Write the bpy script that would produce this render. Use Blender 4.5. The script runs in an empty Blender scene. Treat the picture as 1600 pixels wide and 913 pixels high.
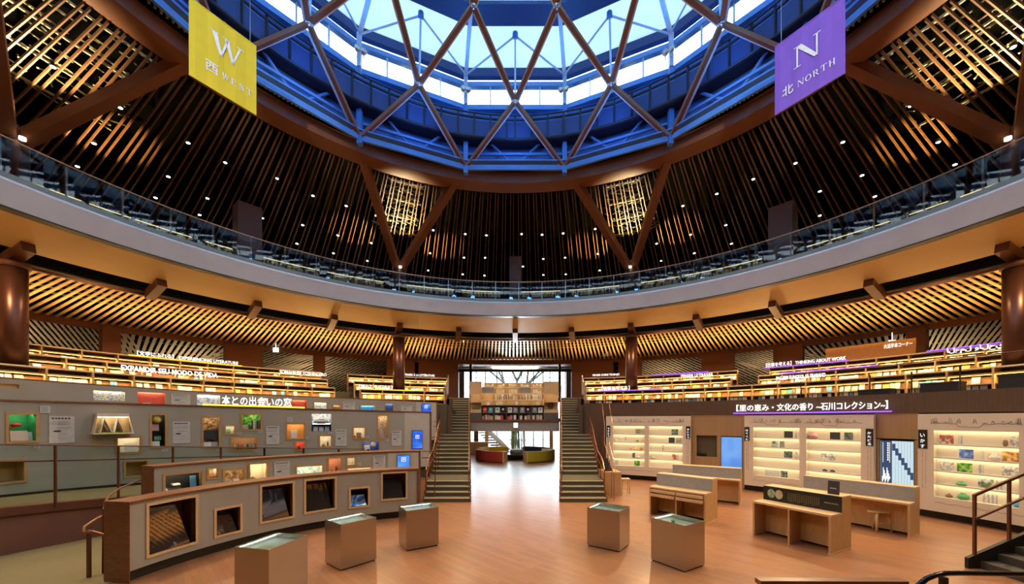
import bpy, math, random
from math import sin, cos, pi, radians, degrees, sqrt, atan2
from mathutils import Vector, Matrix
random.seed(7)
scn = bpy.context.scene
COL = scn.collection

# ------------------------------------------------------------------ camera
F = 600.0; CX = 805.0; HY = 656.0; EYE = 3.1          # focal length in pixels, principal point, eye height
cam_d = bpy.data.cameras.new('camera'); cam = bpy.data.objects.new('camera', cam_d); COL.objects.link(cam)
cam.location = (0, 0, EYE); cam.rotation_euler = (radians(90), 0, 0)
cam_d.sensor_width = 36; cam_d.lens = F/1600*36
cam_d.shift_x = -(CX-800)/1600; cam_d.shift_y = (HY-456.5)/1600
cam_d.clip_start = .05; cam_d.clip_end = 300
scn.camera = cam
# ------------------------------------------------------------------ view, world
vs = scn.view_settings
scn.display_settings.display_device = 'sRGB'
vs.view_transform = 'Standard'; vs.look = 'None'; vs.exposure = 0.0; vs.gamma = 1.0; vs.use_curve_mapping = False
w = bpy.data.worlds.new('world'); scn.world = w; w.use_nodes = True
WORLD_STRENGTH = 8.5
bg = w.node_tree.nodes['Background']; bg.inputs[0].default_value = (.80, .90, 1, 1); bg.inputs[1].default_value = WORLD_STRENGTH
cy = scn.cycles
cy.max_bounces = 7; cy.diffuse_bounces = 3; cy.glossy_bounces = 3; cy.transmission_bounces = 5; cy.transparent_max_bounces = 10
cy.use_denoising = True; cy.sample_clamp_indirect = 5.0; cy.blur_glossy = 1.0; cy.caustics_reflective = False; cy.caustics_refractive = False
try: cy.use_light_tree = True
except Exception: pass
try: cy.denoiser = 'OPENIMAGEDENOISE'
except Exception: pass

CY = 7.25                                              # the atrium's axis is at (0, CY)
def pol(a, R, z=0.0):
    a = radians(a); return Vector((R*sin(a), CY+R*cos(a), z))
def dep(px, Z, z=0.0): return Vector(((px-CX)*Z/F, Z, z))
def ray_ring(px, R):
    m = (px-CX)/F; A = 1+m*m; B = -2*CY; D = CY*CY-R*R
    Z = (-B+sqrt(B*B-4*A*D))/(2*A); return Z
def ang(px, R):
    Z = ray_ring(px, R); return degrees(atan2((px-CX)/F*Z, Z-CY))
def zat(py, Z): return EYE+(HY-py)*Z/F
def cone_hit(px, py, R0, z0, s):                       # point where a sight line meets the cone z = z0 - s (R - R0)
    m = (px-CX)/F; n = (HY-py)/F; lo, hi = 8., 60.
    for _ in range(50):
        Z = (lo+hi)/2; R = sqrt((m*Z)**2+(Z-CY)**2)
        if EYE+n*Z < z0-s*(R-R0): lo = Z
        else: hi = Z
    return Vector((m*Z, Z, EYE+n*Z))

# ------------------------------------------------------------------ lights
def area(name, loc, size, power, color, look=None, shape='DISK', spread=180, size_y=None):
    d = bpy.data.lights.new(name, 'AREA'); d.energy = power; d.color = color; d.shape = shape; d.size = size; d.spread = radians(spread)
    if size_y: d.size_y = size_y
    o = bpy.data.objects.new(name, d); COL.objects.link(o); o.location = loc
    if look is not None:
        o.rotation_euler = (Vector(look)-Vector(loc)).to_track_quat('-Z', 'Y').to_euler()
    return o
def spot(name, loc, look, power, color, angle=60, blend=.6, radius=.08):
    d = bpy.data.lights.new(name, 'SPOT'); d.energy = power; d.color = color; d.spot_size = radians(angle); d.spot_blend = blend; d.shadow_soft_size = radius
    o = bpy.data.objects.new(name, d); COL.objects.link(o); o.location = loc
    o.rotation_euler = (Vector(look)-Vector(loc)).to_track_quat('-Z', 'Y').to_euler(); return o
WARM = (1, .68, .36); AMBER = (1, .60, .22); BLUE = (.04, .28, 1.0)
# warm lamps recessed in the balcony soffit and under the ring beam: floor and exhibition walls
for a in (-122, -98, -74, -49, -24, 0, 24, 49, 74, 98, 122):
    p = pol(a, 12.0, 14.68); area('ceiling_lamp', p, .5, 335, (1, .70, .42), pol(a, 4.5, 0), spread=120)
for a in (-75, -52, -30, 30, 52, 75):
    p = pol(a, 14.9, 8.35); area('soffit_lamp', p, .3, 190 if a > 0 else 95, (1, .72, .40), pol(a, 8, 0), spread=110)
for a in list(range(-102, -17, 12))+list(range(18, 103, 12)):  # added lights, no fixtures, brightening the bookcase uprights and tier signs
    area('tier_fill', pol(a, 14.7, 8.6), .2, 55, (1, .66, .32), pol(a, 17.2, 4.9), spread=95)
# uplights standing on top of the rear bookcases: wash the slatted ceiling and the soffit
for a in list(range(-108, -13, 6))+list(range(14, 109, 6)):
    area('shelf_uplight', pol(a, 19.25, 5.75), .35, 105, AMBER, pol(a, 17.6, 8.6), spread=170)
# column-head uplights of the balcony
for a in (-74, -24.3, 24.3, 74, 123, -123):
    p = pol(a, 15.5, 12.35)
    spot('column_uplight', p, pol(a, 14.75, 14.8), 2300, (1, .78, .42), 84, .4)
    for s in (-1, 1):
        spot('column_uplight', pol(a+s*2.6, 16.4, 11.0), pol(a+s*9.5, 16.6, 14.2), 2400, (1, .68, .28), 44, .5)
for a in range(-110, 111, 10):
    area('balcony_uplight', pol(a, 19.6, 10.6), .3, 6, (1, .55, .2), pol(a, 17.5, 13.2), spread=150)
# blue lamps on the skylight walkway
for k in range(-7, 8):
    a = k*24.4
    area('skylight_lamp', pol(a, 9.0, 16.3), .6, 26, BLUE, pol(a, 11.2, 16.4), spread=170)
    area('skylight_lamp', pol(a+12.2, 10.2, 17.6), .5, 45, (.10, .42, 1), pol(a+12.2, 4, 20.2), spread=170)
for a in (0, 90, 180, 270):
    area('skylight_lamp', pol(a, 3.5, 18.4), 1.0, 150, (.20, .50, 1), pol(a, 5, 21), spread=175)
# added lights without fixtures: entrance hall, gallery, banners, stairs
area('entrance_fill', (0, 33.5, 7.9), 4, 900, (1, .97, .92), (0, 31, 0), spread=150)  # unseen area light added to brighten the sofas
for x in (-2, 2): area('bridge_fill', (x, 24.3, 2.38), .3, 45, (1, .85, .65), (x, 29, 0), spread=150)  # added under the bridge to reach the sofa fronts
for a in list(range(-100, -20, 16))+list(range(28, 109, 16)): area('gallery_fill', pol(a, 22.9, 4.85), .4, 60, (1, .82, .58), pol(a, 25.5, 6.6), spread=170)  # added to lift the dark outer ceiling slats
for s in (-1, 1): spot('banner_fill', pol(s*160, 13.9, 9.9), (s*8.1, 10.7, 13.1), 7500, (1, .93, .82), 13, .4)  # added to brighten the banner cloths
spot('daylight_fill', (0, 29.4, 5.3), pol(0, 18.0, 8.0), 2600, (.95, .98, 1), 50, .5, .5)  # spot in mid-air standing in for daylight on the central slats
for s in (-1, 1): area('stair_fill', (s*3.4, 24.5, 8.2), .3, 150, (1, .74, .45), (s*3.2, 23, 4), spread=120)  # added above the upper steps, which lay dark

# ------------------------------------------------------------------ materials
MATS = {}
def mat(name, color, rough=.6, metal=0., emit=None, estr=0., color2=None, scale=8., kind=None, coat=0., bump=0., spec=.5, stretch=(1, 1, 1), alpha=None, trans=0.):
    if name in MATS: return MATS[name]
    m = bpy.data.materials.new(name); m.use_nodes = True; nt = m.node_tree; b = nt.nodes['Principled BSDF']
    b.inputs['Base Color'].default_value = (*color, 1); b.inputs['Roughness'].default_value = rough; b.inputs['Metallic'].default_value = metal
    b.inputs['Coat Weight'].default_value = coat; b.inputs['Specular IOR Level'].default_value = spec
    if trans: b.inputs['Transmission Weight'].default_value = trans
    if emit: b.inputs['Emission Color'].default_value = (*emit, 1); b.inputs['Emission Strength'].default_value = estr
    if alpha is not None: b.inputs['Alpha'].default_value = alpha
    c2 = color2 or tuple(c*.86 for c in color)
    tc = nt.nodes.new('ShaderNodeTexCoord'); mp = nt.nodes.new('ShaderNodeMapping'); mp.inputs['Scale'].default_value = stretch
    nt.links.new(tc.outputs['Object'], mp.inputs[0])
    if kind == 'wave':
        t = nt.nodes.new('ShaderNodeTexWave'); t.inputs['Scale'].default_value = scale; t.inputs['Distortion'].default_value = 3; t.inputs['Detail'].default_value = 3; out = t.outputs['Fac']
    elif kind == 'voronoi':
        t = nt.nodes.new('ShaderNodeTexVoronoi'); t.inputs['Scale'].default_value = scale; out = t.outputs['Distance']
    else:
        t = nt.nodes.new('ShaderNodeTexNoise'); t.inputs['Scale'].default_value = scale; t.inputs['Detail'].default_value = 4; out = t.outputs['Fac']
    nt.links.new(mp.outputs[0], t.inputs['Vector'])
    r = nt.nodes.new('ShaderNodeValToRGB'); r.color_ramp.elements[0].position = .3; r.color_ramp.elements[1].position = .7
    r.color_ramp.elements[0].color = (*c2, 1); r.color_ramp.elements[1].color = (*color, 1)
    nt.links.new(out, r.inputs[0]); nt.links.new(r.outputs[0], b.inputs['Base Color'])
    if bump:
        bn = nt.nodes.new('ShaderNodeBump'); bn.inputs['Strength'].default_value = bump; bn.inputs['Distance'].default_value = .02
        nt.links.new(out, bn.inputs['Height']); nt.links.new(bn.outputs[0], b.inputs['Normal'])
    MATS[name] = m; return m
def emat(name, color, strength):
    if name in MATS: return MATS[name]
    m = bpy.data.materials.new(name); m.use_nodes = True; nt = m.node_tree; nt.nodes.clear()
    e = nt.nodes.new('ShaderNodeEmission'); e.inputs[0].default_value = (*color, 1); e.inputs[1].default_value = strength
    o = nt.nodes.new('ShaderNodeOutputMaterial'); nt.links.new(e.outputs[0], o.inputs[0]); MATS[name] = m; return m
def glassmat(name, tint=(.85, .95, .93), refl=.10, rough=.02, gain=.5):
    if name in MATS: return MATS[name]
    m = bpy.data.materials.new(name); m.use_nodes = True; nt = m.node_tree; nt.nodes.clear()
    tr = nt.nodes.new('ShaderNodeBsdfTransparent'); tr.inputs[0].default_value = (*tint, 1)
    gl = nt.nodes.new('ShaderNodeBsdfGlossy'); gl.inputs['Roughness'].default_value = rough
    fr = nt.nodes.new('ShaderNodeFresnel'); fr.inputs[0].default_value = 1.45
    ma = nt.nodes.new('ShaderNodeMath'); ma.operation = 'MULTIPLY_ADD'; ma.inputs[1].default_value = gain; ma.inputs[2].default_value = refl*.3
    mx = nt.nodes.new('ShaderNodeMixShader'); o = nt.nodes.new('ShaderNodeOutputMaterial')
    nt.links.new(fr.outputs[0], ma.inputs[0]); nt.links.new(ma.outputs[0], mx.inputs[0]); nt.links.new(tr.outputs[0], mx.inputs[1]); nt.links.new(gl.outputs[0], mx.inputs[2]); nt.links.new(mx.outputs[0], o.inputs[0])
    MATS[name] = m; return m
def transmat(name, color):                              # daylit translucent roofing
    m = bpy.data.materials.new(name); m.use_nodes = True; nt = m.node_tree; nt.nodes.clear()
    t = nt.nodes.new('ShaderNodeBsdfTranslucent'); t.inputs[0].default_value = (*color, 1)
    d = nt.nodes.new('ShaderNodeBsdfDiffuse'); d.inputs[0].default_value = (*color, 1)
    n = nt.nodes.new('ShaderNodeTexNoise'); n.inputs['Scale'].default_value = .6
    mx = nt.nodes.new('ShaderNodeMixShader'); mx.inputs[0].default_value = .5; o = nt.nodes.new('ShaderNodeOutputMaterial')
    nt.links.new(t.outputs[0], mx.inputs[1]); nt.links.new(d.outputs[0], mx.inputs[2]); nt.links.new(mx.outputs[0], o.inputs[0]); MATS[name] = m; return m
def floor_mat():
    m = bpy.data.materials.new('floor_wood'); m.use_nodes = True; nt = m.node_tree; b = nt.nodes['Principled BSDF']
    tc = nt.nodes.new('ShaderNodeTexCoord'); mp = nt.nodes.new('ShaderNodeMapping'); mp.inputs['Rotation'].default_value[2] = radians(45)
    nt.links.new(tc.outputs['Object'], mp.inputs[0])
    br = nt.nodes.new('ShaderNodeTexBrick'); br.inputs['Scale'].default_value = 1.0; br.inputs['Brick Width'].default_value = .9; br.inputs['Row Height'].default_value = .12
    br.inputs['Mortar Size'].default_value = .0025; br.inputs['Color1'].default_value = (.34, .158, .070, 1); br.inputs['Color2'].default_value = (.265, .120, .052, 1); br.inputs['Mortar'].default_value = (.15, .07, .035, 1)
    nt.links.new(mp.outputs[0], br.inputs['Vector'])
    n = nt.nodes.new('ShaderNodeTexNoise'); n.inputs['Scale'].default_value = 3; n.inputs['Detail'].default_value = 5; nt.links.new(mp.outputs[0], n.inputs['Vector'])
    mx = nt.nodes.new('ShaderNodeMixRGB'); mx.blend_type = 'OVERLAY'; mx.inputs[0].default_value = .15
    nt.links.new(br.outputs['Color'], mx.inputs[1]); nt.links.new(n.outputs['Color'], mx.inputs[2]); nt.links.new(mx.outputs[0], b.inputs['Base Color'])
    b.inputs['Roughness'].default_value = .29; b.inputs['Specular IOR Level'].default_value = .8; MATS['floor'] = m; return m
M_FLOOR = floor_mat()
M_BROWN = mat('brown_steel', (.125, .040, .016), .5, 0, scale=2)
M_BROWNL = mat('brown_beam', (.22, .075, .026), .55, 0, scale=1.5)
M_COL = mat('column_bronze', (.10, .036, .020), .32, .5, scale=2)
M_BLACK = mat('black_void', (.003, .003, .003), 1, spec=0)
M_DARK = mat('dark_metal', (.02, .016, .014), .5, .3)
M_SLAT = mat('timber_slat', (.66, .42, .18), .6, color2=(.52, .31, .12), scale=5)
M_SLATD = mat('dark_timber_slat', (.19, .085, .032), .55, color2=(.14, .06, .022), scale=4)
M_TRUSS = mat('pale_truss_paint', (.42, .38, .22), .6)
M_FASC = mat('fascia_plaster', (.50, .50, .51), .7, color2=(.44, .44, .455), scale=1.2, bump=.05)
M_SOFF = mat('soffit_panel', (.62, .40, .17), .55, color2=(.54, .34, .14), scale=.8)
M_OAK = mat('oak_veneer', (.56, .36, .17), .5, color2=(.44, .27, .12), scale=5, stretch=(9, 9, .7))
M_OAKL = mat('pale_oak', (.66, .46, .24), .5, color2=(.55, .37, .18), scale=5, stretch=(9, 9, .7))
M_SHELF = mat('shelf_oak', (.72, .43, .17), .5, color2=(.62, .36, .13), scale=5)
M_SHTOP = mat('shelf_top_oak', (.86, .66, .40), .45, color2=(.78, .58, .34), scale=4)
M_SHBACK = mat('shelf_back', (.06, .030, .014), .6)
M_GREY = mat('grey_wallboard', (.34, .325, .27), .75, color2=(.315, .30, .25), scale=1.5)
M_GREYL = mat('pale_wallboard', (.47, .455, .385), .7, color2=(.44, .425, .36), scale=1.5)
M_CAP = mat('walnut_cap', (.20, .085, .035), .35, color2=(.13, .05, .02), scale=6, stretch=(1, 1, 4))
M_CREAM = mat('cream_board', (.70, .62, .47), .6, color2=(.67, .59, .44), scale=2)
M_WALL = mat('dark_walnut_panel', (.105, .058, .028), .5, color2=(.065, .036, .018), scale=4, stretch=(9, 9, .4))
M_TAN = mat('tan_batten_panel', (.40, .255, .115), .55, color2=(.30, .185, .08), scale=3, stretch=(14, 14, .1))
M_STEEL = mat('brushed_steel', (.47, .42, .36), .26, .96, color2=(.43, .38, .32), scale=30, stretch=(1, 1, 40))
M_CHROME = mat('satin_metal', (.55, .53, .50), .28, .9)
M_BRONZE = mat('bronze_rail', (.30, .13, .06), .35, .7)
M_CARPET = mat('olive_carpet', (.115, .10, .055), .95, color2=(.09, .078, .04), scale=40)
M_NOSE = mat('step_nosing', (.66, .60, .44), .4, .3)
M_CONC = mat('brown_concrete', (.20, .085, .05), .7, color2=(.17, .07, .04), scale=1.5)
M_RAMP = mat('ramp_carpet', (.20, .17, .085), .95, color2=(.175, .148, .072), scale=25)
M_GLASS = glassmat('clear_glass')
M_GLASSG = glassmat('greenish_glass', (.86, .93, .92), .03, .02, .22)
M_WHITE = mat('white_paint', (.80, .80, .78), .5)
M_LET = emat('white_lettering', (1, .97, .9), 1.5)
M_LED = emat('warm_led', (1, .76, .38), 85)
M_LEDW = emat('case_led', (1, .84, .56), 14); M_LEDN = emat('niche_led', (1, .86, .62), 26)
M_BLUW = mat('blue_drum_wall', (.045, .15, .46), .55, scale=3); M_BLU = mat('blue_lit_steel', (.08, .24, .62), .5, scale=3)  # blue of the skylight LEDs put into these base colours
M_BLUD = mat('dark_blue_screen', (.015, .05, .19), .6, scale=12)
M_BLUN = mat('dark_rail_steel', (.010, .018, .04), .45, .2)
M_PALEB = mat('pale_blue_steel', (.50, .66, .88), .45)

# ------------------------------------------------------------------ mesh builder
class MB:
    def __init__(s): s.v = []; s.f = []; s.mi = []; s.m = 0
    def addf(s, pts, flip=False):
        i = len(s.v); s.v += [tuple(p) for p in pts]; idx = list(range(i, i+len(pts)))
        s.f.append(idx[::-1] if flip else idx); s.mi.append(s.m)
    def hexa(s, b, t):                                 # 4 bottom points, 4 top points
        i = len(s.v); s.v += [tuple(p) for p in b]+[tuple(p) for p in t]
        for q in ((3, 2, 1, 0), (4, 5, 6, 7), (0, 1, 5, 4), (1, 2, 6, 5), (2, 3, 7, 6), (3, 0, 4, 7)):
            s.f.append([i+k for k in q]); s.mi.append(s.m)
    def box(s, x0, x1, y0, y1, z0, z1, M=None):
        b = [Vector(p) for p in ((x0, y0, z0), (x1, y0, z0), (x1, y1, z0), (x0, y1, z0))]; t = [Vector((p.x, p.y, z1)) for p in b]
        if M: b = [M @ p for p in b]; t = [M @ p for p in t]
        s.hexa(b, t)
    def arc(s, a0, a1, R0, R1, z0, z1, step=3., z0b=None, z1b=None):   # ring segment; z at R0 / R1 may differ
        z0b = z0 if z0b is None else z0b; z1b = z1 if z1b is None else z1b
        n = max(1, int(math.ceil(abs(a1-a0)/step)))
        A = [a0+(a1-a0)*k/n for k in range(n+1)]; i = len(s.v)
        for a in A: s.v += [tuple(pol(a, R0, z0)), tuple(pol(a, R1, z0b)), tuple(pol(a, R1, z1b)), tuple(pol(a, R0, z1))]
        for k in range(n):
            j = i+4*k
            for q in ((0, 1), (1, 2), (2, 3), (3, 0)):
                s.f.append([j+q[0], j+q[1], j+4+q[1], j+4+q[0]]); s.mi.append(s.m)
        s.f.append([i, i+3, i+2, i+1]); s.mi.append(s.m); e = i+4*n; s.f.append([e, e+1, e+2, e+3]); s.mi.append(s.m)
    def bar(s, p0, p1, w, h, up=Vector((0, 0, 1))):
        p0 = Vector(p0); p1 = Vector(p1); d = (p1-p0).normalized(); u = Vector(up)
        if abs(d.dot(u)) > .99: u = Vector((0, 1, 0))
        sd = d.cross(u).normalized(); u = sd.cross(d).normalized()
        q = [sd*(-w/2)+u*(-h/2), sd*(w/2)+u*(-h/2), sd*(w/2)+u*(h/2), sd*(-w/2)+u*(h/2)]
        s.hexa([p0+k for k in q], [p1+k for k in q])
    def tube(s, pts, r, n=8, closed=False):
        pts = [Vector(p) for p in pts]; i = len(s.v); N = len(pts)
        rr = r if isinstance(r, (list, tuple)) else [r]*N
        for k, p in enumerate(pts):
            d = (pts[(k+1) % N]-pts[k-1]) if closed else (pts[min(k+1, N-1)]-pts[max(k-1, 0)])
            if d.length < 1e-9: d = Vector((0, 0, 1))
            d.normalize(); u = Vector((0, 0, 1)) if abs(d.z) < .95 else Vector((1, 0, 0))
            sd = d.cross(u).normalized(); u = sd.cross(d)
            for j in range(n):
                t = 2*pi*j/n; s.v.append(tuple(p+(sd*cos(t)+u*sin(t))*rr[k]))
        for k in range(N if closed else N-1):
            k2 = (k+1) % N
            for j in range(n):
                s.f.append([i+k*n+j, i+k*n+(j+1) % n, i+k2*n+(j+1) % n, i+k2*n+j]); s.mi.append(s.m)
        if not closed:
            s.f.append([i+j for j in range(n)][::-1]); s.mi.append(s.m); s.f.append([i+(N-1)*n+j for j in range(n)]); s.mi.append(s.m)
    def lathe(s, prof, c=(0, 0, 0), n=24, M=None):
        i = len(s.v); P = len(prof); c = Vector(c)
        for r, z in prof:
            for j in range(n):
                t = 2*pi*j/n; p = Vector((r*cos(t), r*sin(t), z)); p = (M @ p) if M else p+c; s.v.append(tuple(p))
        for k in range(P-1):
            for j in range(n):
                s.f.append([i+k*n+j, i+k*n+(j+1) % n, i+(k+1)*n+(j+1) % n, i+(k+1)*n+j]); s.mi.append(s.m)
        if prof[0][0] > 1e-5: s.f.append([i+j for j in range(n)][::-1]); s.mi.append(s.m)
        if prof[-1][0] > 1e-5: s.f.append([i+(P-1)*n+j for j in range(n)]); s.mi.append(s.m)
    def prism(s, poly, f):                             # poly in 2D, f(x, y, side) -> 3D point for side 0 / 1
        i = len(s.v); n = len(poly); s.v += [tuple(f(x, y, 0)) for x, y in poly]+[tuple(f(x, y, 1)) for x, y in poly]
        s.f.append(list(range(i, i+n))); s.mi.append(s.m); s.f.append(list(range(i+n, i+2*n))[::-1]); s.mi.append(s.m)
        for k in range(n): s.f.append([i+k, i+n+k, i+n+(k+1) % n, i+(k+1) % n]); s.mi.append(s.m)
    def build(s, name, mats, parent=None, smooth=False):
        me = bpy.data.meshes.new(name); me.from_pydata(s.v, [], s.f)
        for m in (mats if isinstance(mats, (list, tuple)) else [mats]): me.materials.append(m)
        if isinstance(mats, (list, tuple)) and len(mats) > 1: me.polygons.foreach_set('material_index', s.mi)
        if smooth: me.polygons.foreach_set('use_smooth', [True]*len(me.polygons))
        me.update(); o = bpy.data.objects.new(name, me); COL.objects.link(o)
        if parent: o.parent = parent; o.matrix_parent_inverse = Matrix.Translation(parent.location).inverted() if parent.type == 'EMPTY' and parent.rotation_euler.z == 0 else Matrix.Identity(4)
        return o
def tag(o, label, cat, group=None, kind=None):
    o['label'] = label; o['category'] = cat
    if group: o['group'] = group
    if kind: o['kind'] = kind
    return o
def struct(o): o['kind'] = 'structure'; return o
def thing(name, loc, label, cat, group=None):           # an Empty at the base; parts are given in world coordinates
    o = bpy.data.objects.new(name, None); COL.objects.link(o); o.location = loc; o.empty_display_size = .1
    tag(o, label, cat, group); return o
def text_mesh(body, size, extrude=.0, offset=0.):
    c = bpy.data.curves.new('lettering', 'FONT'); c.body = body; c.size = size; c.extrude = extrude; c.offset = offset; c.resolution_u = 2
    o = bpy.data.objects.new('lettering', c); me = bpy.data.meshes.new_from_object(o); bpy.data.objects.remove(o); bpy.data.curves.remove(c); return me
def lettering(name, body, width, height, f, material, parent=None, thick=.02, bold=.0):
    """lettering of the given width and height, mapped by f(x 0..width, y 0..height, depth 0 / thick) to the place it stands"""
    me = text_mesh(body, 1, .5, bold)
    xs = [v.co.x for v in me.vertices]; ys = [v.co.y for v in me.vertices]; x0, x1, y0, y1 = min(xs), max(xs), min(ys), max(ys)
    for v in me.vertices:
        v.co = f((v.co.x-x0)/(x1-x0)*width, (v.co.y-y0)/(y1-y0)*height, (v.co.z+.5)*thick)
    me.materials.clear(); me.materials.append(material); o = bpy.data.objects.new(name, me); COL.objects.link(o)
    if parent: o.parent = parent; o.matrix_parent_inverse = Matrix.Translation(parent.location).inverted()
    return o
# ================================================================== THE SHELL
b = MB(); b.box(-36, 36, -26, 60, -.1, 0); struct(b.build('floor', M_FLOOR))
b = MB()                                                # outer wall, open towards the entrance glass
b.arc(9.2, 350.8, 33, 33.3, 0, 20, 4); struct(b.build('wall_outer', mat('outer_wall_plaster', (.30, .24, .17), .8)))
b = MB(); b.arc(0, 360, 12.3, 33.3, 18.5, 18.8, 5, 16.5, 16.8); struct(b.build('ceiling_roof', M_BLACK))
# upper floor (level of the stair heads), behind the tiers
b = MB(); b.arc(13.8, 346.2, 17.6, 33, 4.4, 4.7, 3); b.arc(-13.8, 13.8, 21.3, 22.0, 4.4, 4.7, 3); struct(b.build('floor_gallery', M_CARPET))
b = MB()                                                # tier platforms
for a0, a1 in ((15, 110), (-110, -15)):
    b.arc(a0, a1, 14.3, 16.1, 0, 3.95, 3); b.arc(a0, a1, 16.1, 17.6, 0, 4.3, 3)
    b.arc(a0, a1, 17.6, 17.9, 0, 4.7, 3)
struct(b.build('floor_tiers', M_CARPET))
# balcony slab + fascia + soffit
b = MB(); b.arc(0, 360, 14.25, 24, 9.15, 9.6, 3); struct(b.build('floor_balcony', M_CARPET))
b = MB(); b.arc(0, 360, 14.2, 14.45, 8.9, 9.62, 2); struct(b.build('trim_1', M_FASC))
b = MB(); b.arc(0, 360, 14.17, 14.5, 8.86, 8.9, 2); struct(b.build('trim_2', M_DARK))
b = MB(); b.arc(0, 360, 14.45, 16.05, 8.88, 8.95, 3, 8.36, 8.43); struct(b.build('ceiling_soffit', M_SOFF))
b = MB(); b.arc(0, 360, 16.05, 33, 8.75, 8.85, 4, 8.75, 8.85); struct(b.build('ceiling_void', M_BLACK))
# lower slatted ceiling, radial battens R 16.85..22
b = MB()
a = -118.
while a < 118:
    p0 = pol(a, 16.85, 8.13); p1 = pol(a, 22.0, 7.58); b.bar(p0, p1, .105, .035); a += .74
struct(b.build('ceiling_slats_lower', M_SLAT))
b = MB()                                                # services above the battens
for R in (17.3, 18.1, 19.0, 19.9, 20.8): b.arc(-118, 118, R, R+.05, 8.28, 8.34, 3)
struct(b.build('ceiling_hangers', mat('grey_hanger', (.35, .33, .3), .5)))
b = MB(); b.arc(-118, 118, 22.0, 22.25, 7.3, 7.66, 3); b.arc(-118, 118, 16.75, 16.85, 8.02, 8.12, 3); struct(b.build('trim_3', M_BROWNL))
# outer ceiling of the gallery, battens running across
b = MB()
for x0, x1, n, conv, sh in ((20, 163, 14, .9, 7.), (186, 355, 16, .55, 0), (405, 494, 11, .9, -10.), (505, 608, 14, .9, -9.), (998, 1100, 14, .9, 9.), (1143, 1211, 9, .9, 10.), (1251, 1418, 16, .55, 0), (1443, 1590, 14, .7, -6.)):
    A0, A1 = ang(x0, 22.3), ang(x1, 22.3); m = (A0+A1)/2; ext = 1.0 if sh == 0 else 1.7
    for k in range(int(n*ext)+1):
        at = m+(A1-A0)*ext*(k/(n*ext)-.5); ab = m+(at-m)*conv+sh
        b.bar(pol(at, 22.45, 7.35), pol(ab, 28.5, 5.3), .5*ext*22.4*radians(abs(A1-A0))/(n*ext), .03)
struct(b.build('ceiling_slats_outer', mat('pale_timber_slat', (.62, .48, .30), .6)))
b = MB()
for R in (23.2, 24.1, 25, 26, 27): b.arc(-112, 112, R, R+.04, 7.45-(R-22.4)*.336, 7.5-(R-22.4)*.336, 3)
b.arc(-118, -16, 28.4, 28.5, 4.7, 5.35, 3); b.arc(16, 118, 28.4, 28.5, 4.7, 5.35, 3)
struct(b.build('trim_9', MATS['grey_hanger']))
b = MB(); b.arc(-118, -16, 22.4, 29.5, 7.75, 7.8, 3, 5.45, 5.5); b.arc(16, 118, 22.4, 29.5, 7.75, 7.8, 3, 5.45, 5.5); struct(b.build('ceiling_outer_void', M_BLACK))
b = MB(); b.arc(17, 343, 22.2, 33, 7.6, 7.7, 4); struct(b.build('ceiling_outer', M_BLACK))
# brown wall panels on the R 22 line
b = MB()
def piers(pxs, R=21.9, z0=4.7, z1=7.45, t=.5):
    for x0, x1 in pxs: b.arc(ang(x0, R), ang(x1, R), R, R+t, z0, z1, 2)
piers(((160, 189), (352, 411), (491, 508), (604, 648), (654, 716), (893, 958), (966, 1002), (1096, 1146), (1208, 1254), (1415, 1446)))
struct(b.build('wall_piers', mat('brown_panel', (.20, .072, .028), .55, color2=(.18, .064, .025), scale=1)))
# ------------------------------------------------------------------ upper ceiling
SL = .29
def upz(R): return 14.72-SL*(R-12.45)
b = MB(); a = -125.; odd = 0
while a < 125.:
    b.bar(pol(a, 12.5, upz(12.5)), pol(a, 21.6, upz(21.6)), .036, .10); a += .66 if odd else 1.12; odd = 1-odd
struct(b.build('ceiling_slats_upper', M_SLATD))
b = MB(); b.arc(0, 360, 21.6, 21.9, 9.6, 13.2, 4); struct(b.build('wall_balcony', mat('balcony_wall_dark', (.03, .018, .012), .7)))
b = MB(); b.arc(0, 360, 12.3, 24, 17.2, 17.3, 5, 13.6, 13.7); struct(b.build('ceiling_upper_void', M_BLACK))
# steelwork seen through the slats near the columns
def truss(a0, name='roof_truss'):
    wd = .68 if abs(a0) < 40 else 1.7
    t = thing(name, pol(a0, 16, upz(16)+.5), 'pale roof latticework above the dark slats, %s' % TR[a0], 'truss')
    bb = MB(); rnd = random.Random(int(a0*10))
    for R in (13.1, 14.2, 15.3, 16.4):
        bb.arc(a0-5.2*wd, a0+5.2*wd, R, R+.05, upz(R)+.35, upz(R)+.42, 4)
    bb.build('purlin', M_TRUSS, t); bb = MB()
    for k in range(-6, 7):
        a = a0+k*.85*wd
        for j in range(9):
            R = 13.0+j*.42+rnd.random()*.2
            bb.bar(pol(a+rnd.uniform(-.5, .5), R, upz(R)+.3), pol(a+rnd.choice((-1, 1))*rnd.uniform(.6, 2.0), R+.6, upz(R)+.75), .035, .035)
    bb.build('brace', M_TRUSS, t)
TR = {-74: 'above the yellow banner side column', -24.3: 'between the V struts nearer the yellow banner', 24.3: 'between the V struts nearer the purple banner', 74: 'above the purple banner side column'}
for a0 in TR: truss(a0)
# ring beam
b = MB(); b.arc(0, 360, 11.6, 12.45, 14.72, 15.25, 2); struct(b.build('beam_ring', M_BROWNL))
# small dark teeth just inside the ring beam
b = MB(); a = -115.
while a < 115:
    p = pol(a, 11.28, 15.15); b.bar(p, p+Vector((0, 0, .26)), .05, .05); a += .75
struct(b.build('trim_4', mat('gold_dowel', (.45, .33, .18), .45, .3)))
b = MB(); b.arc(0, 360, 11.15, 11.6, 15.42, 15.5, 3); b.arc(0, 360, 11.4, 12.4, 15.6, 15.7, 3); struct(b.build('ceiling_ring_void', M_BLACK))
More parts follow.
